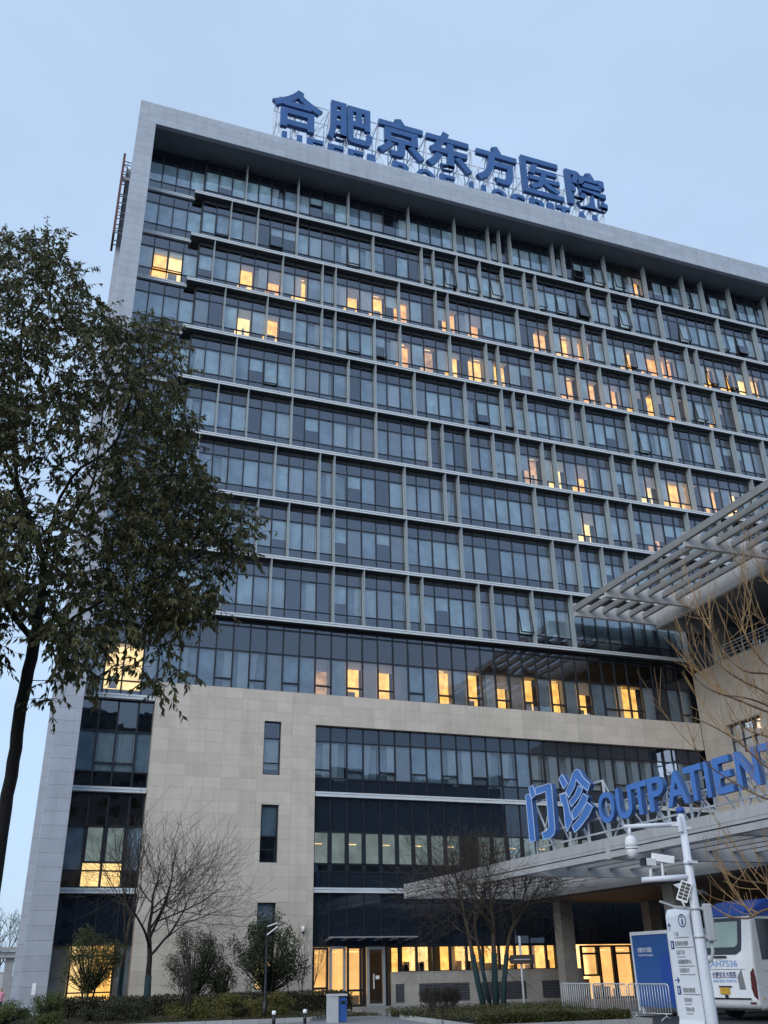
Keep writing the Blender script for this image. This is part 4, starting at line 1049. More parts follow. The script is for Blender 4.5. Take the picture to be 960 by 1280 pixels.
# ---- leafy shrubs, small evergreens, hedges
def leafy(name, label, cat, loc, rx, ry, z0, z1, n, L, mat, seed, stems=3, group=None, sub=10):
    t = thing(name, label, cat, loc, 0, group); r_ = random.Random(seed); b = MB(); s_ = MB(); c0 = Vector(loc); zc = (z0+z1)/2; rz = (z1-z0)/2
    cl = []
    nc = max(10, int(22*rx*rz)); heads = []
    for i in range(nc):
        v = rvec(r_); v = v.normalized()*(v.length**.5)*r_.uniform(.72,1.02); heads.append((v, r_.uniform(.2,.42)))
    for i in range(int(n/sub)):
        hv, hr = r_.choice(heads); v = hv+rvec(r_)*hr; f = 1.0
        p = c0+Vector((v.x*rx*f, v.y*ry*f, zc+v.z*rz*f)); cl.append(p)
        for q in range(sub):
            leaf_quad(b, p+rvec(r_)*L*2.0, rvec(r_)+Vector((0,0,-.1)), rvec(r_), L*r_.uniform(.7,1.3), L*.5*r_.uniform(.7,1.2))
    for i in range(stems):
        a_ = 2*PI*i/max(1,stems)+.3; p = c0+Vector((math.cos(a_)*.08, math.sin(a_)*.08, 0)); tgt = c0+Vector((math.cos(a_)*rx*.45, math.sin(a_)*ry*.45, z0+(z1-z0)*.6))
        s_.tube([p, p.lerp(tgt,.4)+Vector((0,0,.1)), tgt], [.05,.04,.02], 6)
    for p in cl[::6]:
        s_.tube([c0+Vector((0,0,z0*.8+.15)), c0.lerp(p,.5)+Vector((0,0,.1+z0*.3)), p], [.02,.014,.006], 4, cap=False)
    s_.build('trunk', 'bark_dark', t, recalc=False); b.build('crown', mat, t, recalc=False); return t
leafy('small_tree', 'small loose evergreen tree in front of the lit corner window', 'tree', (3.3,45.3,.1), 1.25, 1.0, 1.0, 3.3, 7000, .085, 'leaf_olive', 5, 2)
leafy('shrub', 'tall rounded evergreen shrub left of centre of the stone wall', 'shrub', (7.9,46.6,.1), 1.25, .9, .7, 3.5, 8000, .085, 'leaf_dark', 6, 5)
leafy('shrub', 'lower dark evergreen shrub at the right foot of the tall rounded shrub', 'shrub', (9.2,46.9,.1), .8, .7, .4, 2.4, 3500, .08, 'leaf_dark', 16, 4)
leafy('small_tree', 'broad glossy evergreen tree beside the path lamp before the stone wall', 'tree', (11.0,45.4,.1), 1.65, 1.2, .7, 3.85, 9000, .11, 'leaf_dark', 8, 4)
def hedge(name, label, x0, x1, y0, y1, h, n, L, mat, seed, rough=.1, cat='hedge'):
    t = thing(name, label, cat, ((x0+x1)/2,(y0+y1)/2,.1)); r_ = random.Random(seed); b = MB(); k = MB()
    k.box(x0+.12, x1-.12, y0+.12, y1-.12, .05, h-.1, 0); k.build('stems', 'bark_dark', t)
    for i in range(n):
        f = r_.random()
        if f < .5: p = Vector((r_.uniform(x0,x1), y0+r_.uniform(-.03,.1), r_.uniform(.1,h)))
        elif f < .88: p = Vector((r_.uniform(x0,x1), r_.uniform(y0,y1), h-r_.uniform(-.02,.1)))
        else: p = Vector((r_.choice([x0,x1]), r_.uniform(y0,y1), r_.uniform(.1,h)))
        q = noise.noise(p*1.7)*rough; p += Vector((0,-q,q))
        leaf_quad(b, p, rvec(r_)+Vector((0,-.2,.4)), rvec(r_), L*r_.uniform(.6,1.3), L*.5)
    b.build('foliage', mat, t, recalc=False); return t
hedge('hedge', 'long clipped dark hedge along the foot of the stone wall', 2.3, 14.5, 44.2, 46.0, .84, 9000, .11, 'leaf_hedge', 12)
hedge('hedge', 'low clipped ground cover strip beneath the bare multi-stemmed tree', 14.3, 19.8, 30.5, 39.2, .34, 11000, .09, 'leaf_olive', 13)
hedge('hedge', 'short end piece of low ground cover beside the crowd barriers', 19.85, 22.4, 37.7, 39.2, .32, 1800, .09, 'leaf_olive', 14)
for i, (x, y, rx, z1, m_, lab) in enumerate(((6.9,40.6,1.0,.78,'leaf_yellow','yellow-green mounded shrub at the left of its row before the dark hedge'),(8.6,40.2,1.15,.85,'leaf_yellow','broad yellow-green mounded shrub just left of the path lamp'),(10.2,40.9,.9,.78,'leaf_yellow','yellow-green mounded shrub right of the path lamp'),
        (.2,39.8,.95,.88,'leaf_green','bright green mounded shrub at the far left corner of the lawn'),(1.75,40.3,.8,.95,'leaf_green','bright green mounded shrub just in front of the grey pier'),(4.3,40.6,1.5,.80,'leaf_hedge','wide dull green mounded shrub between the pier and the crooked tree'))):
    leafy('low_shrub', lab, 'shrub', (x,y,.1), rx, .7, -.1, z1, 4500, .075, m_, 30+i, 0, 'mounded shrubs on the lawn')

# ---- unseen blocks added behind the viewer to shade the low sky and darken glass reflections
for x, wd, h, lab in ((-70,52,36,'unseen grey block added for the lower glass to reflect, first of the row'),(-8,56,42,'taller unseen block added for the lower glass to reflect, middle of the row'),(58,60,34,'low wide unseen block added for the lower glass to reflect, last of the row')):
    bl = thing('unseen_dark_block', lab, 'building', (x,-70,0), 0, 'unseen blocks added to darken the reflections')
    b = MB(); b.box(x-wd/2, x+wd/2, -82, -68, 0, h, 0); b.build('wall', 'block_wall', bl)
    b = MB(); z = 1.4
    while z < h-2:
        xx = x-wd/2+1.5
        while xx < x+wd/2-2.5: b.box(xx, xx+1.8, -68.0, -67.95, z, z+1.6, 0); xx += 3.4
        z += 3.1
    o = b.build('window_rows', 'bus_glass_dark', bl); o['kind'] = 'stuff'
    b = MB(); b.box(x-wd/2-.3, x+wd/2+.3, -82.3, -67.7, h, h+.5, 0); b.build('roof', 'soffit_metal', bl)

# ================================================================== STREET THINGS
# ---- coach parked under the canopy
bus = thing('coach', 'white and blue hospital coach parked beneath the canopy seen from its rear', 'bus', (23.0,27.9,0), R(15))
# local axes: x forward (away), y to the coach's left (0 = right side, 2.5 = left side)
def side_section(x): return x
b = MB()
LB, WB = 11.0, 2.5
prof = [(.08,.42),(.02,.6),(.05,1.8),(.30,3.2),(.40,3.32),(LB-.5,3.32),(LB-.1,2.8),(LB,1.2),(LB-.1,.36),(.25,.32)]
b.prism(prof, lambda a, z, d: (a, d, z), 0, WB, 0, 0)
o = b.build('body', 'bus_white', bus, local=True); bevel(o, .09, 3)
def rear(y, z, off=.012):
    """point on the sloping rear face"""
    for (x0,z0),(x1,z1) in zip(prof[1:4], prof[2:5]):
        if z0 <= z <= z1: return (x0+(x1-x0)*(z-z0)/(z1-z0)-off, y, z)
    return (prof[1][0]-off, y, z)
def rear_patch(b, pts, m, off):
    b.poly([rear(y, z, off) for y, z in pts], m)
b = MB()
out = [(.42,2.08),(.62,1.96),(1.88,1.96),(2.08,2.08),(2.12,2.4),(2.16,3.10),(.34,3.10),(.38,2.4)]
b.prism([(y,z) for y, z in out], lambda y, z, d: rear(y, z, .014-d), 0, .03, 0)
rw = b.build('rear_window', 'bus_glass_dark', bus, local=True)
b = MB(); inn = [(.54,2.28),(.66,2.19),(1.84,2.19),(1.96,2.28),(2.0,2.98),(.50,2.98)]
b.prism(inn, lambda y, z, d: rear(y, z, .02-d), 0, .005, 0); b.build('pane', 'bus_glass_green', rw, local=True)
b = MB(); b.box(.55, LB-.7, -.012, .0, 1.80, 3.05, 0); b.box(.55, LB-.7, WB, WB+.012, 1.80, 3.05, 0); b.build('side_window', 'bus_glass_dark', bus, local=True)
b = MB(); b.box(.28, LB-.5, -.015, WB+.015, 3.14, 3.35, 0); b.box(.20,.3,.1,WB-.1,3.16,3.32,0); o = b.build('roof_trim', 'bus_blue', bus, local=True)
b = MB(); b.prism([(.8,3.34),(1.5,3.66),(2.0,3.74),(7.2,3.74),(8.0,3.34)], lambda a, z, d: (a, d, z), .3, 2.2, 0); o = b.build('roof_unit', 'bus_blue', bus, local=True); bevel(o, .07, 3)
for y, s in ((.14,1),(2.36,-1)):
    b = MB(); pts = [(y-.11*s,1.55),(y+.02*s,1.42),(y+.06*s,.95),(y+.0*s,.72),(y-.12*s,.62),(y-.14*s,1.2)]
    b.prism(pts, lambda yy, z, d: (rear(yy, z, .02-d)), 0, .03, 0); b.build('tail_light', 'tail_red', bus, local=True)
    b = MB(); pts = [(y+.36*s,1.52),(y+.54*s,1.30),(y+.52*s,.92),(y+.28*s,.92)]
    b.prism(pts, lambda yy, z, d: (rear(yy, z, .014-d)), 0, .02, 0); b.build('air_grille', 'grille_grey', bus, local=True)
    b = MB(); b.box(.02,.1, y-.02, y+.2*s, .50, .55, 0); b.build('reflector', 'tail_red', bus, local=True)
b = MB(); b.poly([(-.012,.25,.62),(-.012,2.25,.62),(-.012,2.25,.67),(-.012,.25,.67)], 0); b.box(.05,.12,.05,2.45,.30,.36,0)
for z, y0, y1 in ((1.52,.35,2.15),(1.23,.1,.22),(1.23,2.28,2.4)): b.bar((rear(y0,z,.006)),(rear(y1,z,.006)),.012,.012,0)
b.box(-.02,.03,1.0,1.5,1.87,1.93,0); b.box(-.02,.0,.95,1.45,.985,1.025,0); b.box(-.015,.0,1.14,1.26,.66,.76,0)
b.build('trim', 'black_plastic', bus, local=True)
b = MB(); b.box(-.022,-.004,1.05,1.42,.78,.97,0); b.build('number_plate', 'plate_yellow', bus, local=True)
def bus_text(s, y0, y1, z0, h, mat):
    g = glyphs(s, .008); b = MB(); b.add(g[:2], lambda u, v, d: rear(y0+(y1-y0)*u, z0+v*h, .012+d*.004), 0); b.build('lettering', mat, bus, local=True)
bus_text('皖AH7536', 1.98, .62, 1.58, .25, 'bus_text'); bus_text('合肥京东方医院', 1.68, .72, 1.25, .20, 'navy_print'); bus_text('HEFEI BOE HOSPITAL', 1.68, .72, 1.13, .08, 'bus_text')
for x in (1.9, 8.6):
    for y in (.12, 2.38):
        b = MB(); b.tube([(x,y-.13,.5),(x,y+.13,.5)], .5, 24, 0, smooth=False); wh = b.build('wheel', 'rubber', bus, local=True)
        b = MB(); b.tube([(x,y-.14,.5),(x,y+.14,.5)], .28, 16, 0, smooth=False); b.build('rim', 'steel_galv', wh, local=True)
b = MB()
for z in (.98, 1.45): b.box(.5, LB-.6, -.006, .004, z, z+.012, 0)
for x in (2.9, 4.3, 5.7, 7.1): b.box(x, x+.012, -.006, .004, .45, 1.45, 0)
b.box(.3,.36,-.014,.0,.62,.68,1)
b.build('panel_seams', ['grille_grey','plate_yellow'], bus, local=True)

# ---- blue cabin with the hospital name
cb = thing('display_cabin', 'blue cabin with white edges and hospital name behind the crowd barriers', 'cabin', (23.2,34,0))
b = MB(); b.box(23.2, 25.0, 32.6, 35.0, .25, 2.75, 0); b.build('body', 'container_blue', cb)
b = MB(); b.box(23.17, 25.03, 32.57, 35.07, 2.75, 2.87, 0); b.build('roof_rim', 'white_paint', cb)
for y in (35.0, 32.53):
    b = MB(); b.box(23.17, 23.25, y, y+.07, .1, 2.75, 0); b.build('corner_post', 'white_paint', cb)
for y in (32.7, 34.9):
    for x in (23.3, 24.8):
        b = MB(); b.box(x-.04, x+.04, y-.04, y+.04, 0, .25, 0); b.build('foot', 'white_paint', cb)
def cab_text(s, y0, y1, z0, h):
    g = glyphs(s, .012); b = MB(); b.add(g[:2], lambda u, v, d: (23.196-d*.004, y0+(y1-y0)*u, z0+v*h), 0); b.build('lettering', 'white_paint', cb)
cab_text('合肥京东方医院', 34.7, 33.75, 2.13, .18); cab_text('Hefei BOE Hospital', 34.68, 33.72, 1.98, .09)
b = MB(); b.box(23.18,23.2,32.62,33.3,.4,2.0,0); b.box(23.17,23.2,32.62,33.35,2.0,2.04,0); b.build('door', 'bus_blue', cb)

# ---- crowd barriers
def barrier_mesh(L=1.95, H=1.1):
    b = MB(); r = .022
    pts = [(0,0,.12)]
    z1 = H
    b.tube([(0,0,.18),(0,0,z1-.08),(.02,0,z1-.02),(.08,0,z1),(L-.08,0,z1),(L-.02,0,z1-.02),(L,0,z1-.08),(L,0,.18)], r, 6)
    b.tube([(0,0,.2),(L,0,.2)], r*.8, 6)
    b2 = MB()
    n = 15
    for i in range(1, n): b2.tube([(L*i/n,0,.2),(L*i/n,0,z1)], .014, 5)
    b3 = []
    for x in (.25, L-.25):
        f = MB(); f.tube([(x,0,.22),(x,0,.12),(x,-.08,.09),(x,-.26,.0)], .017, 6); f.tube([(x,0,.12),(x,.08,.09),(x,.26,.0)], .017, 6); b3.append(f)
    return b, b2, b3
proto = None
p = Vector((20.45,36.1)); q = Vector((21.2,29.6)); d = (q-p).normalized(); az = math.atan2(d.y, d.x)
BLAB = ['silver crowd barrier nearest the stone column, left end of the row','silver crowd barrier in front of the blue cabin door edge','silver crowd barrier partly behind the white wayfinding board']
for i in range(4):
    loc = p+d*2.0*i
    if proto is None:
        proto = thing('crowd_barrier', BLAB[0], 'barrier', (loc.x,loc.y,0), az, 'silver crowd barriers')
        b, b2, b3 = barrier_mesh(); b.build('frame', 'steel_galv', proto, local=True); b2.build('bars', 'steel_galv', proto, local=True)
        for f in b3: f.build('leg', 'steel_galv', proto, local=True)
    else:
        o = copy_tree(proto)
        if i < 3: o['label'] = BLAB[i]; o.location = (loc.x,loc.y,0); o.rotation_euler = (0,0,az+(.05 if i == 2 else -.03))
        else: o['label'] = 'silver crowd barrier standing alone behind the coach'; o.location = (30.5,36.4,0); o.rotation_euler = (0,0,R(-8))

# ---- wayfinding board, near right; its face looks to -x
tb = thing('wayfinding_board', 'white wayfinding board with arrows and a site map, beside the camera pole', 'sign', (6.75,9.15,0))
X0 = 6.66
TY0, TY1 = 9.36, 8.93       # left and right edge as seen
def board_fn(a, z, d): return (a, d, z)
b = MB(); outline = [(X0,1.22),(X0,2.20),(X0+.03,2.27),(X0+.10,2.28),(X0+.14,2.22),(X0+.14,.0),(X0-.02,.0),(X0-.16,.62),(X0-.16,.70)]
b.prism(outline, board_fn, TY1+.012, TY0, 0)
o = b.build('panel', 'white_paint', tb); bevel(o, .012, 2)
b = MB(); b.prism([(a+.004 if a > X0 else a+.012, z) for a, z in outline], board_fn, TY1-.012, TY1+.010, 0); b.build('side_panel', 'grey_paint', tb)
def tx(u): return TY0+(TY1-TY0)*u
def print_on(s, u0, u1, z0, h, mat, name='lettering', off=.006):
    g = glyphs(s, off); b = MB(); b.add(g[:2], lambda a, v, d: (X0-.0015-d*.0015, tx(u0+(u1-u0)*a), z0+v*h), 0); b.build(name, mat, tb)
def ring(b, cu, cz, r, wd, m=0, n=28):
    for i in range(n):
        a0, a1 = 2*PI*i/n, 2*PI*(i+1)/n
        b.quad(*[(X0-.003, tx(cu)+math.cos(a)*rr, cz+math.sin(a)*rr) for a, rr in ((a0,r),(a1,r),(a1,r-wd),(a0,r-wd))], m)
def patch(b, u0, u1, z0, z1, m=0, x=None): b.box((X0 if x is None else x)-.003, (X0 if x is None else x)-.0005, tx(u1), tx(u0), z0, z1, m)
b = MB(); ring(b, .68, 2.15, .066, .012); patch(b, .655, .705, 2.11, 2.165); patch(b, .655,.705,2.178,2.196)
b.build('information_symbol', 'navy_print', tb)
def arrow(b, cu, cz, ang, s):
    c_, s_ = math.cos(ang), math.sin(ang)
    for pts in ([(-.12,-1),(.12,-1),(.12,.5),(-.12,.5)], [(0,1),(-.75,.1),(-.55,-.1),(0,.55)], [(0,1),(.75,.1),(.55,-.1),(0,.55)]):
        b.poly([(X0-.003, tx(cu)-s*(x*c_-y*s_), cz+s*(x*s_+y*c_)) for x, y in pts], 0)
for cu, cz, an in ((.13, 2.10, 0), (.16, 1.585, -PI/2)):
    b = MB(); arrow(b, cu, cz, an, .042); b.build('arrow', 'navy_print', tb)
for u0, z0 in ((.09,1.88),(.11,1.45)):
    b = MB(); patch(b, u0, u0+.13, z0, z0+.08); sq = b.build('symbol', 'navy_print', tb)
    b = MB(); patch(b, u0+.05, u0+.08, z0+.015, z0+.065, 0, X0-.003); b.build('pictogram', 'white_paint', sq)
rows = [('门诊',.28,.46,2.005,.040),('急诊医技住院楼',.26,.78,1.91,.046),('急诊门诊',.28,.60,1.825,.044),('体检健康管理中心',.29,.82,1.735,.046),('住院服务厅',.30,.70,1.655,.044),('住院综合服务楼',.32,.80,1.47,.046),('营养餐厅',.33,.65,1.38,.042),('行政办公楼',.33,.66,1.295,.042)]
for s, u0, u1, z, h in rows: print_on(s, u0, u1, z, h, 'grey_print')
for u0, u1, z in ((.29,.85,1.985),(.28,.97,1.89),(.29,.62,1.80),(.30,.93,1.712),(.31,.90,1.632),(.33,.97,1.45),(.34,.58,1.358),(.35,.60,1.272)):
    b = MB(); patch(b, u0, u1, z, z+.008); b.build('printed_line', 'grey_print', tb)

def low(u, t, off=.002): # the outward leaning lower face
    z = 1.20-t*.5; x = X0-.16*(t*.5+.02)/.52; return (x-off, tx(u), z)
b = MB(); r2 = random.Random(2)
b.poly([low(.08,.06),low(.95,.06),low(.95,.95),low(.08,.95)], 0)
b2 = MB(); b2.poly([low(u,t,.004) for u, t in ((.34,.36),(.55,.22),(.86,.18),(.88,.5),(.80,.72),(.5,.78),(.33,.7))], 0)
b3 = MB(); b3.poly([low(u,t,.006) for u, t in ((.50,.38),(.66,.34),(.70,.45),(.62,.56),(.52,.52))], 0)
b.build('map_sheet', 'white_paint', tb); b2.build('map_drawing', 'map_print', tb); b3.build('map_drawing', 'white_paint', tb)

# ---- camera pole
cp = thing('camera_pole', 'white steel camera pole with two arms and a grey cabinet beside the board', 'pole', (6.48,8.58,0))
PX, PY = 6.48, 8.58
b = MB(); b.tube([(PX,PY,0),(PX,PY,1.4),(PX,PY,2.4),(PX,PY,3.17)], [.066,.057,.044,.034], 18); b.box(PX-.15,PX+.15,PY-.15,PY+.15,0,.02,0)
b.build('pole', 'pole_paint', cp)
b = MB(); b.tube([(PX,PY,3.17),(PX,PY,3.22),(PX,PY,3.235)], [.045,.043,.02], 14); b.build('pole_cap', 'bus_blue', cp)
def arm_end(z, L): # arms reach to the viewer's left
    return Vector((PX,PY,z))+(-rh)*L
A1 = arm_end(3.045, .62); b = MB(); b.tube([Vector((PX,PY,3.06)), A1], [.025,.021], 10)
b.bar((PX,PY,2.99),(PX,PY,3.12),.02,.09,0,up=(1,0,0)); b.bar((PX-.05,PY-.03,2.98),(PX-.05,PY-.03,3.13),.05,.03,0); b.bar(Vector((PX,PY,3.06))-rh*.04, Vector((PX,PY,3.06))-rh*.12, .06,.045,0); b.bar(Vector((PX,PY,3.02))+rh*.02, Vector((PX,PY,3.02))+rh*.08, .03,.03,0)
b.build('arm', 'pole_paint', cp)
dc = A1+rh*.055; b = MB()
b.tube([dc+Vector((0,0,0)), dc+Vector((0,0,-.10))], .016, 8, 0)
b.tube([dc+Vector((0,0,z)) for z in (-.09,-.10,-.13,-.17,-.205)], [.02,.045,.058,.064,.064], 16, 0)
b.tube([dc+Vector((0,0,z)) for z in (-.205,-.222)], [.066,.066], 16, 0)
b.tube([dc+Vector((0,0,z)) for z in (-.222,-.25,-.285,-.31,-.322)], [.056,.056,.05,.03,.005], 16, 0)
b.build('dome_camera', 'white_paint', cp)
z2 = 2.52; A2 = arm_end(z2-.02, .50)+Vector((0,0,.02)); b = MB(); b.tube([Vector((PX,PY,z2+.02)), A2], [.032,.027], 10)
b.bar((PX-.05,PY-.06,2.68),(PX+.07,PY-.06,2.68),.013,.025,0); b.tube([(PX,PY,2.66),(PX,PY,2.70)], .05, 14); b.build('arm', 'pole_paint', cp)
b = MB(); b.prism([(0.04,2.50),(.19,2.47),(.04,2.36)], lambda a, z, d: tuple(Vector((PX,PY,z))-rh*a+fh*d), -.01, .01, 0); b.build('gusset', 'pole_paint', cp)
bc = A2+rh*.10+Vector((0,0,.17))
hd = (-rh*.86-fh*.35+Vector((0,0,.02))).normalized()
b = MB(); b.bar(bc-hd*.05, bc+hd*.07, .085, .07, 0); b.tube([bc+Vector((0,0,-.04)), bc+Vector((0,0,-.10)), bc+Vector((-.01,0,-.17))], .016, 8, 0)
b.bar(bc+hd*.07, bc+hd*.085, .09, .075, 1); b.build('box_camera', ['white_paint','black_plastic'], cp)
hc = bc+rh*.13+Vector((0,0,.035)); hv = (rh*.93+Vector((0,0,-.20))-fh*.3).normalized()
b = MB(); b.bar(hc-hv*.10, hc+hv*.13, .065, .075, 0); b.tube([hc+Vector((0,0,-.02)), hc+Vector((-.01,0,-.19))], .014, 8, 0); o = b.build('bullet_camera', 'white_paint', cp); bevel(o, .02, 3)
b = MB(); b.tube([bc+Vector((0,0,-.05)), bc+Vector((.01,0,-.14)), bc+rh*.05+Vector((0,0,-.23)), bc+rh*.13+Vector((0,0,-.22)), bc+rh*.15+Vector((0,0,-.1))], .007, 5); b.build('cable', 'black_plastic', cp)
# grey cabinet on the far side
cc = Vector((PX,PY,2.11))+rh*.118+fh*.02
b = MB()
for sx, sy, sz in ((.044,.055,.175),):
    q = [cc+rh*a*sx+fh*e*sy+Vector((0,0,c*sz)) for c in (-1,1) for a, e in ((-1,-1),(1,-1),(1,1),(-1,1))]
    i = len(b.v); b.v += [tuple(v) for v in q]
    for f in ((0,3,2,1),(4,5,6,7),(0,1,5,4),(1,2,6,5),(2,3,7,6),(3,0,4,7)): b.f.append(tuple(i+k for k in f)); b.m.append(0); b.sm.append(False)
o = b.build('cabinet', 'cabinet_grey', cp); bevel(o, .015, 2)
b = MB(); b.tube([cc+Vector((0,0,-.16)), cc+Vector((0,0,-.27)), cc-rh*.03+Vector((0,0,-.345)), Vector((PX,PY,1.73))], .018, 8); 
b.build('conduit', 'cabinet_grey', cp)
for z in (2.24, 1.98):
    b = MB(); b.tube([(PX,PY,z-.012),(PX,PY,z+.012)], .056, 14); b.bar((PX,PY,z), Vector((PX,PY,z))+rh*.09, .03,.03,0); b.build('clamp', 'steel_galv', cp)

# small solar panel and side bracket
sc_ = Vector((PX,PY,2.40))-rh*.10-fh*.05; su = (rh*.42+Vector((0,0,.9))).normalized(); sv = (rh*.85-Vector((0,0,.38))-fh*.35).normalized()
b = MB(); nn = su.cross(sv).normalized()
def sp_(a, e, d=0): return tuple(sc_+su*a+sv*e+nn*d)
b.poly([sp_(-.10,-.055),sp_(.10,-.055),sp_(.10,.055),sp_(-.10,.055)], 0)
for d_ in (-.004, .004):
    for i in range(5):
        for k in range(2): b.poly([sp_(-.085+i*.035+.004,-.045+k*.047+.002,d_),sp_(-.085+i*.035+.032,-.045+k*.047+.002,d_),sp_(-.085+i*.035+.032,-.045+k*.047+.043,d_),sp_(-.085+i*.035+.004,-.045+k*.047+.043,d_)], 1)
b.bar(sp_(-.09,0), tuple(sc_-su*.16+rh*.05), .015,.015,0); b.bar(sp_(0,.05), tuple(Vector((PX,PY,2.27))), .012,.012,0)
b.build('solar_panel', ['white_paint','black_plastic'], cp)
b = MB(); e0 = Vector((PX,PY,2.24))-rh*.05; b.bar(e0, e0-rh*.17+Vector((0,0,.02)), .05,.03,0); b.bar(e0-rh*.15+Vector((0,0,.02)), e0-rh*.30+Vector((0,0,.075)), .02,.02,0); b.build('bracket_light', 'cabinet_grey', cp)
b = MB(); h0 = Vector((PX,PY,2.36))+rh*.09+fh*.05; b.tube([h0+Vector((0,0,-.3)), h0], .035, 12, 0); b.tube([h0, h0+Vector((0,0,.03)), h0+Vector((0,0,.06))], [.075,.07,.02], 14, 0); b.build('beacon', 'black_plastic', cp)

# ---- litter bin, path lamp, direction sign, lawn notice, bollards
bn_ = thing('litter_bin', 'grey steel litter bin with a blue compartment by the path', 'bin', (11.6,37.2,0))
b = MB(); b.box(11.28,11.62,37.0,37.4,0,.86,0); b.box(11.26,11.96,36.98,37.42,.86,.93,1); b.build('body', ['cabinet_grey','steel_galv'], bn_)
b = MB(); b.box(11.66,11.94,37.02,37.4,.02,.80,0); b.box(11.72,11.88,37.0,37.02,.6,.7,1); b.build('compartment', ['bin_blue','black_plastic'], bn_)
lp = thing('path_lamp', 'slim dark path lamp with two short slanting heads on the lawn edge', 'lamp', (9.35,39.1,0))
b = MB(); b.tube([(9.35,39.1,0),(9.35,39.1,.7),(9.35,39.1,.72),(9.35,39.1,3.0)], [.085,.085,.05,.045], 12); b.build('post', 'black_plastic', lp)
b = MB(); q = Vector((9.35,39.1,3.0)); b.bar(q, q+rh*.42+Vector((0,0,.30)), .16,.035,0); b.bar(q+rh*.40+Vector((0,0,.30)), q+rh*.72+Vector((0,0,.42)), .16,.03,1); b.build('lamp_head', ['white_paint','black_plastic'], lp)
b = MB(); b.bar(q+Vector((0,0,.3)), q+rh*.38+Vector((0,0,.42)), .14,.03,0); b.bar(q, q+Vector((0,0,.3)), .05,.05,1); b.build('lamp_head', ['white_paint','black_plastic'], lp)
dsn = thing('direction_sign', 'brown two-way arrow sign on a white post before the lit windows', 'sign', (23.2,44.6,0))
b = MB(); b.tube([(23.2,44.6,0),(23.2,44.6,3.05)], .055, 12); b.build('post', 'white_paint', dsn)
b = MB(); cpt = Vector((23.16,44.5,2.02))
def dpt(a, z, d): return tuple(cpt+rh*a+fh*d+Vector((0,0,z)))
b.prism([(-.62,0),(-.52,.20),(.62,.20),(.62,-.20),(-.52,-.20)], dpt, -.06, -.02, 0); b.build('arrow_plate', 'brown_sign', dsn)
b = MB(); b.prism([(-.36,-.02),(.44,-.02),(.44,.02),(-.36,.02)], dpt, -.068, -.061, 0); b.build('printed_line', 'white_paint', dsn)
ns = thing('notice_board', 'small white slanted notice on a short post at the lawn front edge', 'sign', (2.95,20.2,0))
b = MB(); b.tube([(2.95,20.2,0),(2.95,20.2,.62)], .02, 8); b.build('post', 'steel_galv', ns)
b = MB(); b.bar((2.95,20.12,.55),(2.95,20.24,.86),.23,.02,0,up=(0,1,0)); b.build('plate', 'white_paint', ns)
for i in range(3):
    b = MB(); b.bar((2.87,20.118+i*.024,.60+i*.06),(3.03-.03*(i % 2),20.118+i*.024,.60+i*.06),.008,.02,0); b.build('printed_line', 'grey_print', ns)
bp_ = None
for i, (x, y) in enumerate(((9.1,36.6),(10.35,37.0))):
    if bp_ is None:
        bp_ = thing('bollard', 'short black and white bollard light under the path lamp', 'bollard', (x,y,0), 0, 'short bollard lights on the lawn edge')
        b = MB(); b.tube([(0,0,0),(0,0,.34)], .06, 12, 0); b.build('post', 'black_plastic', bp_, local=True)
        b = MB(); b.tube([(0,0,.341),(0,0,.45),(0,0,.47)], [.075,.075,.03], 12, 0); b.build('head', 'white_paint', bp_, local=True)
    else:
        o = copy_tree(bp_); o.location = (x,y,0); o['label'] = 'short black and white bollard light right of the path lamp, nearer the bin'

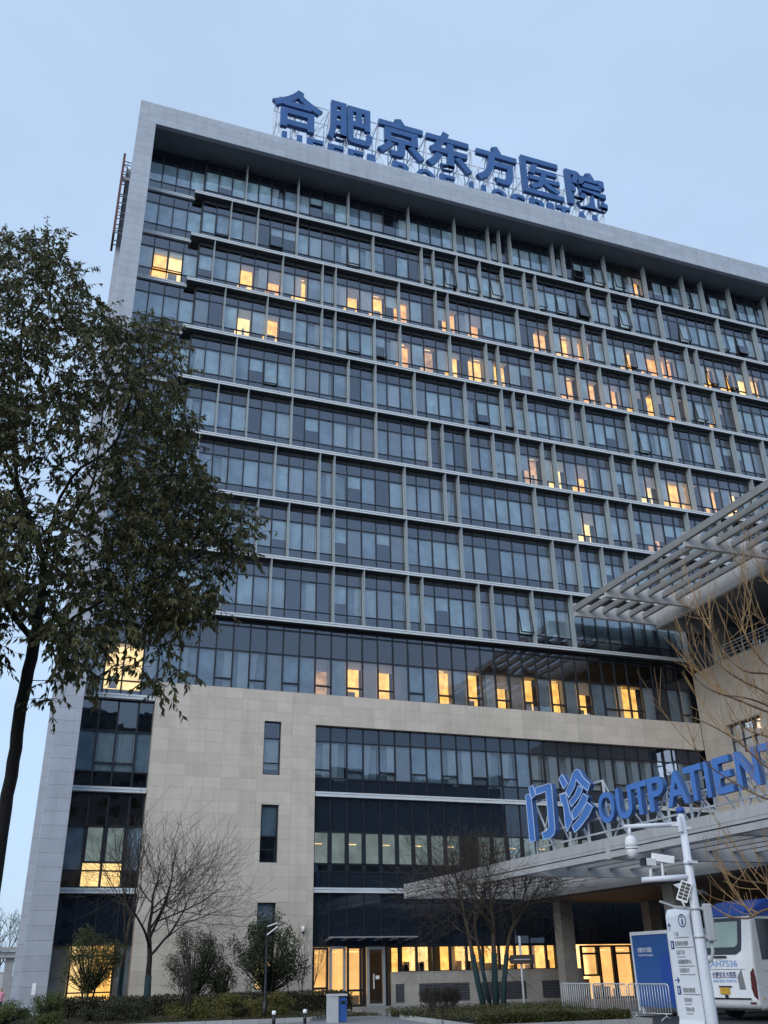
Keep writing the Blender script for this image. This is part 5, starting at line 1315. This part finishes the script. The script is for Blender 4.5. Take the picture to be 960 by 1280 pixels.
# ---- far left: covered walkway, low wall, person
wk = thing('covered_walkway', 'grey flat-roofed covered walkway beyond the left corner of the tower', 'walkway', (-4,62,0))
b = MB(); b.box(-14, .45, 60, 63, 2.62, 2.78, 0); b.box(-14, .45, 60, 60.15, 2.95, 3.15, 0); b.box(-14,.45,60.2,62.8,2.80,2.93,0); b.build('roof', 'steel_grey', wk)
for x in (.12, -4.4, -8.9):
    b = MB(); b.box(x-.28, x+.18, 60.3, 60.7, 0, 2.62, 0); b.build('post', 'steel_grey', wk)
lw = thing('site_wall', 'low pale wall behind the walkway at far left', 'wall', (-8,80,0))
b = MB(); b.box(-20, .05, 80, 80.4, 0, 1.9, 0); b.box(-20,.1,79.95,80.45,1.9,2.0,0); b.build('wall', 'far_wall', lw)
def person(label, loc, hgt):
    t = thing('person', label, 'person', loc)
    k = hgt/1.7
    J = {'pel':(0,0,.93),'chest':(0,.01,1.25),'neck':(0,0,1.44),'head':(0,-.02,1.54),'top':(0,-.02,1.66),'sl':(-.17,0,1.38),'el':(-.23,.02,1.12),'hl':(-.21,-.1,.90),'sr':(.17,0,1.38),'er':(.23,.02,1.12),'hr':(.22,-.08,.90),
      'hipl':(-.09,0,.88),'kl':(-.10,-.08,.5),'al':(-.10,.04,.1),'fl':(-.10,-.1,.04),'hipr':(.09,0,.88),'kr':(.10,.06,.5),'ar':(.10,.14,.1),'fr':(.10,.02,.04)}
    rad_ = {'pel':.14,'chest':.155,'neck':.055,'head':.095,'top':.06,'sl':.075,'el':.05,'hl':.035,'sr':.075,'er':.05,'hr':.035,'hipl':.09,'kl':.065,'al':.045,'fl':.04,'hipr':.09,'kr':.065,'ar':.045,'fr':.04}
    E_ = [('pel','chest'),('chest','neck'),('neck','head'),('head','top'),('chest','sl'),('sl','el'),('el','hl'),('chest','sr'),('sr','er'),('er','hr'),('pel','hipl'),('hipl','kl'),('kl','al'),('al','fl'),('pel','hipr'),('hipr','kr'),('kr','ar'),('ar','fr')]
    names = list(J); me = bpy.data.meshes.new('body'); me.from_pydata([tuple(c*k for c in J[n]) for n in names], [(names.index(a), names.index(c)) for a, c in E_], [])
    o = bpy.data.objects.new('body', me); COL.objects.link(o)
    md = o.modifiers.new('skin', 'SKIN'); o.modifiers.new('sub', 'SUBSURF').levels = 1
    for i, n in enumerate(names): me.skin_vertices[0].data[i].radius = (rad_[n]*k, rad_[n]*k)
    me.skin_vertices[0].data[0].use_root = True
    dg = bpy.context.evaluated_depsgraph_get(); dg.update(); m2 = bpy.data.meshes.new_from_object(o.evaluated_get(dg))
    for mm in ('person_pink','person_dark','person_skin','hair_black'): m2.materials.append(MATS[mm])
    for p in m2.polygons:
        z = p.center.z/k; p.material_index = 1 if z < .88 else (0 if z < 1.45 else (2 if p.center.y < -.03*k and z < 1.6 else 3)); p.use_smooth = True
    o.modifiers.clear(); o.data = m2; o.parent = t
    return t
person('person in a pink top and dark trousers walking past the left corner of the tower', (-.12,54.0,0), 1.22)
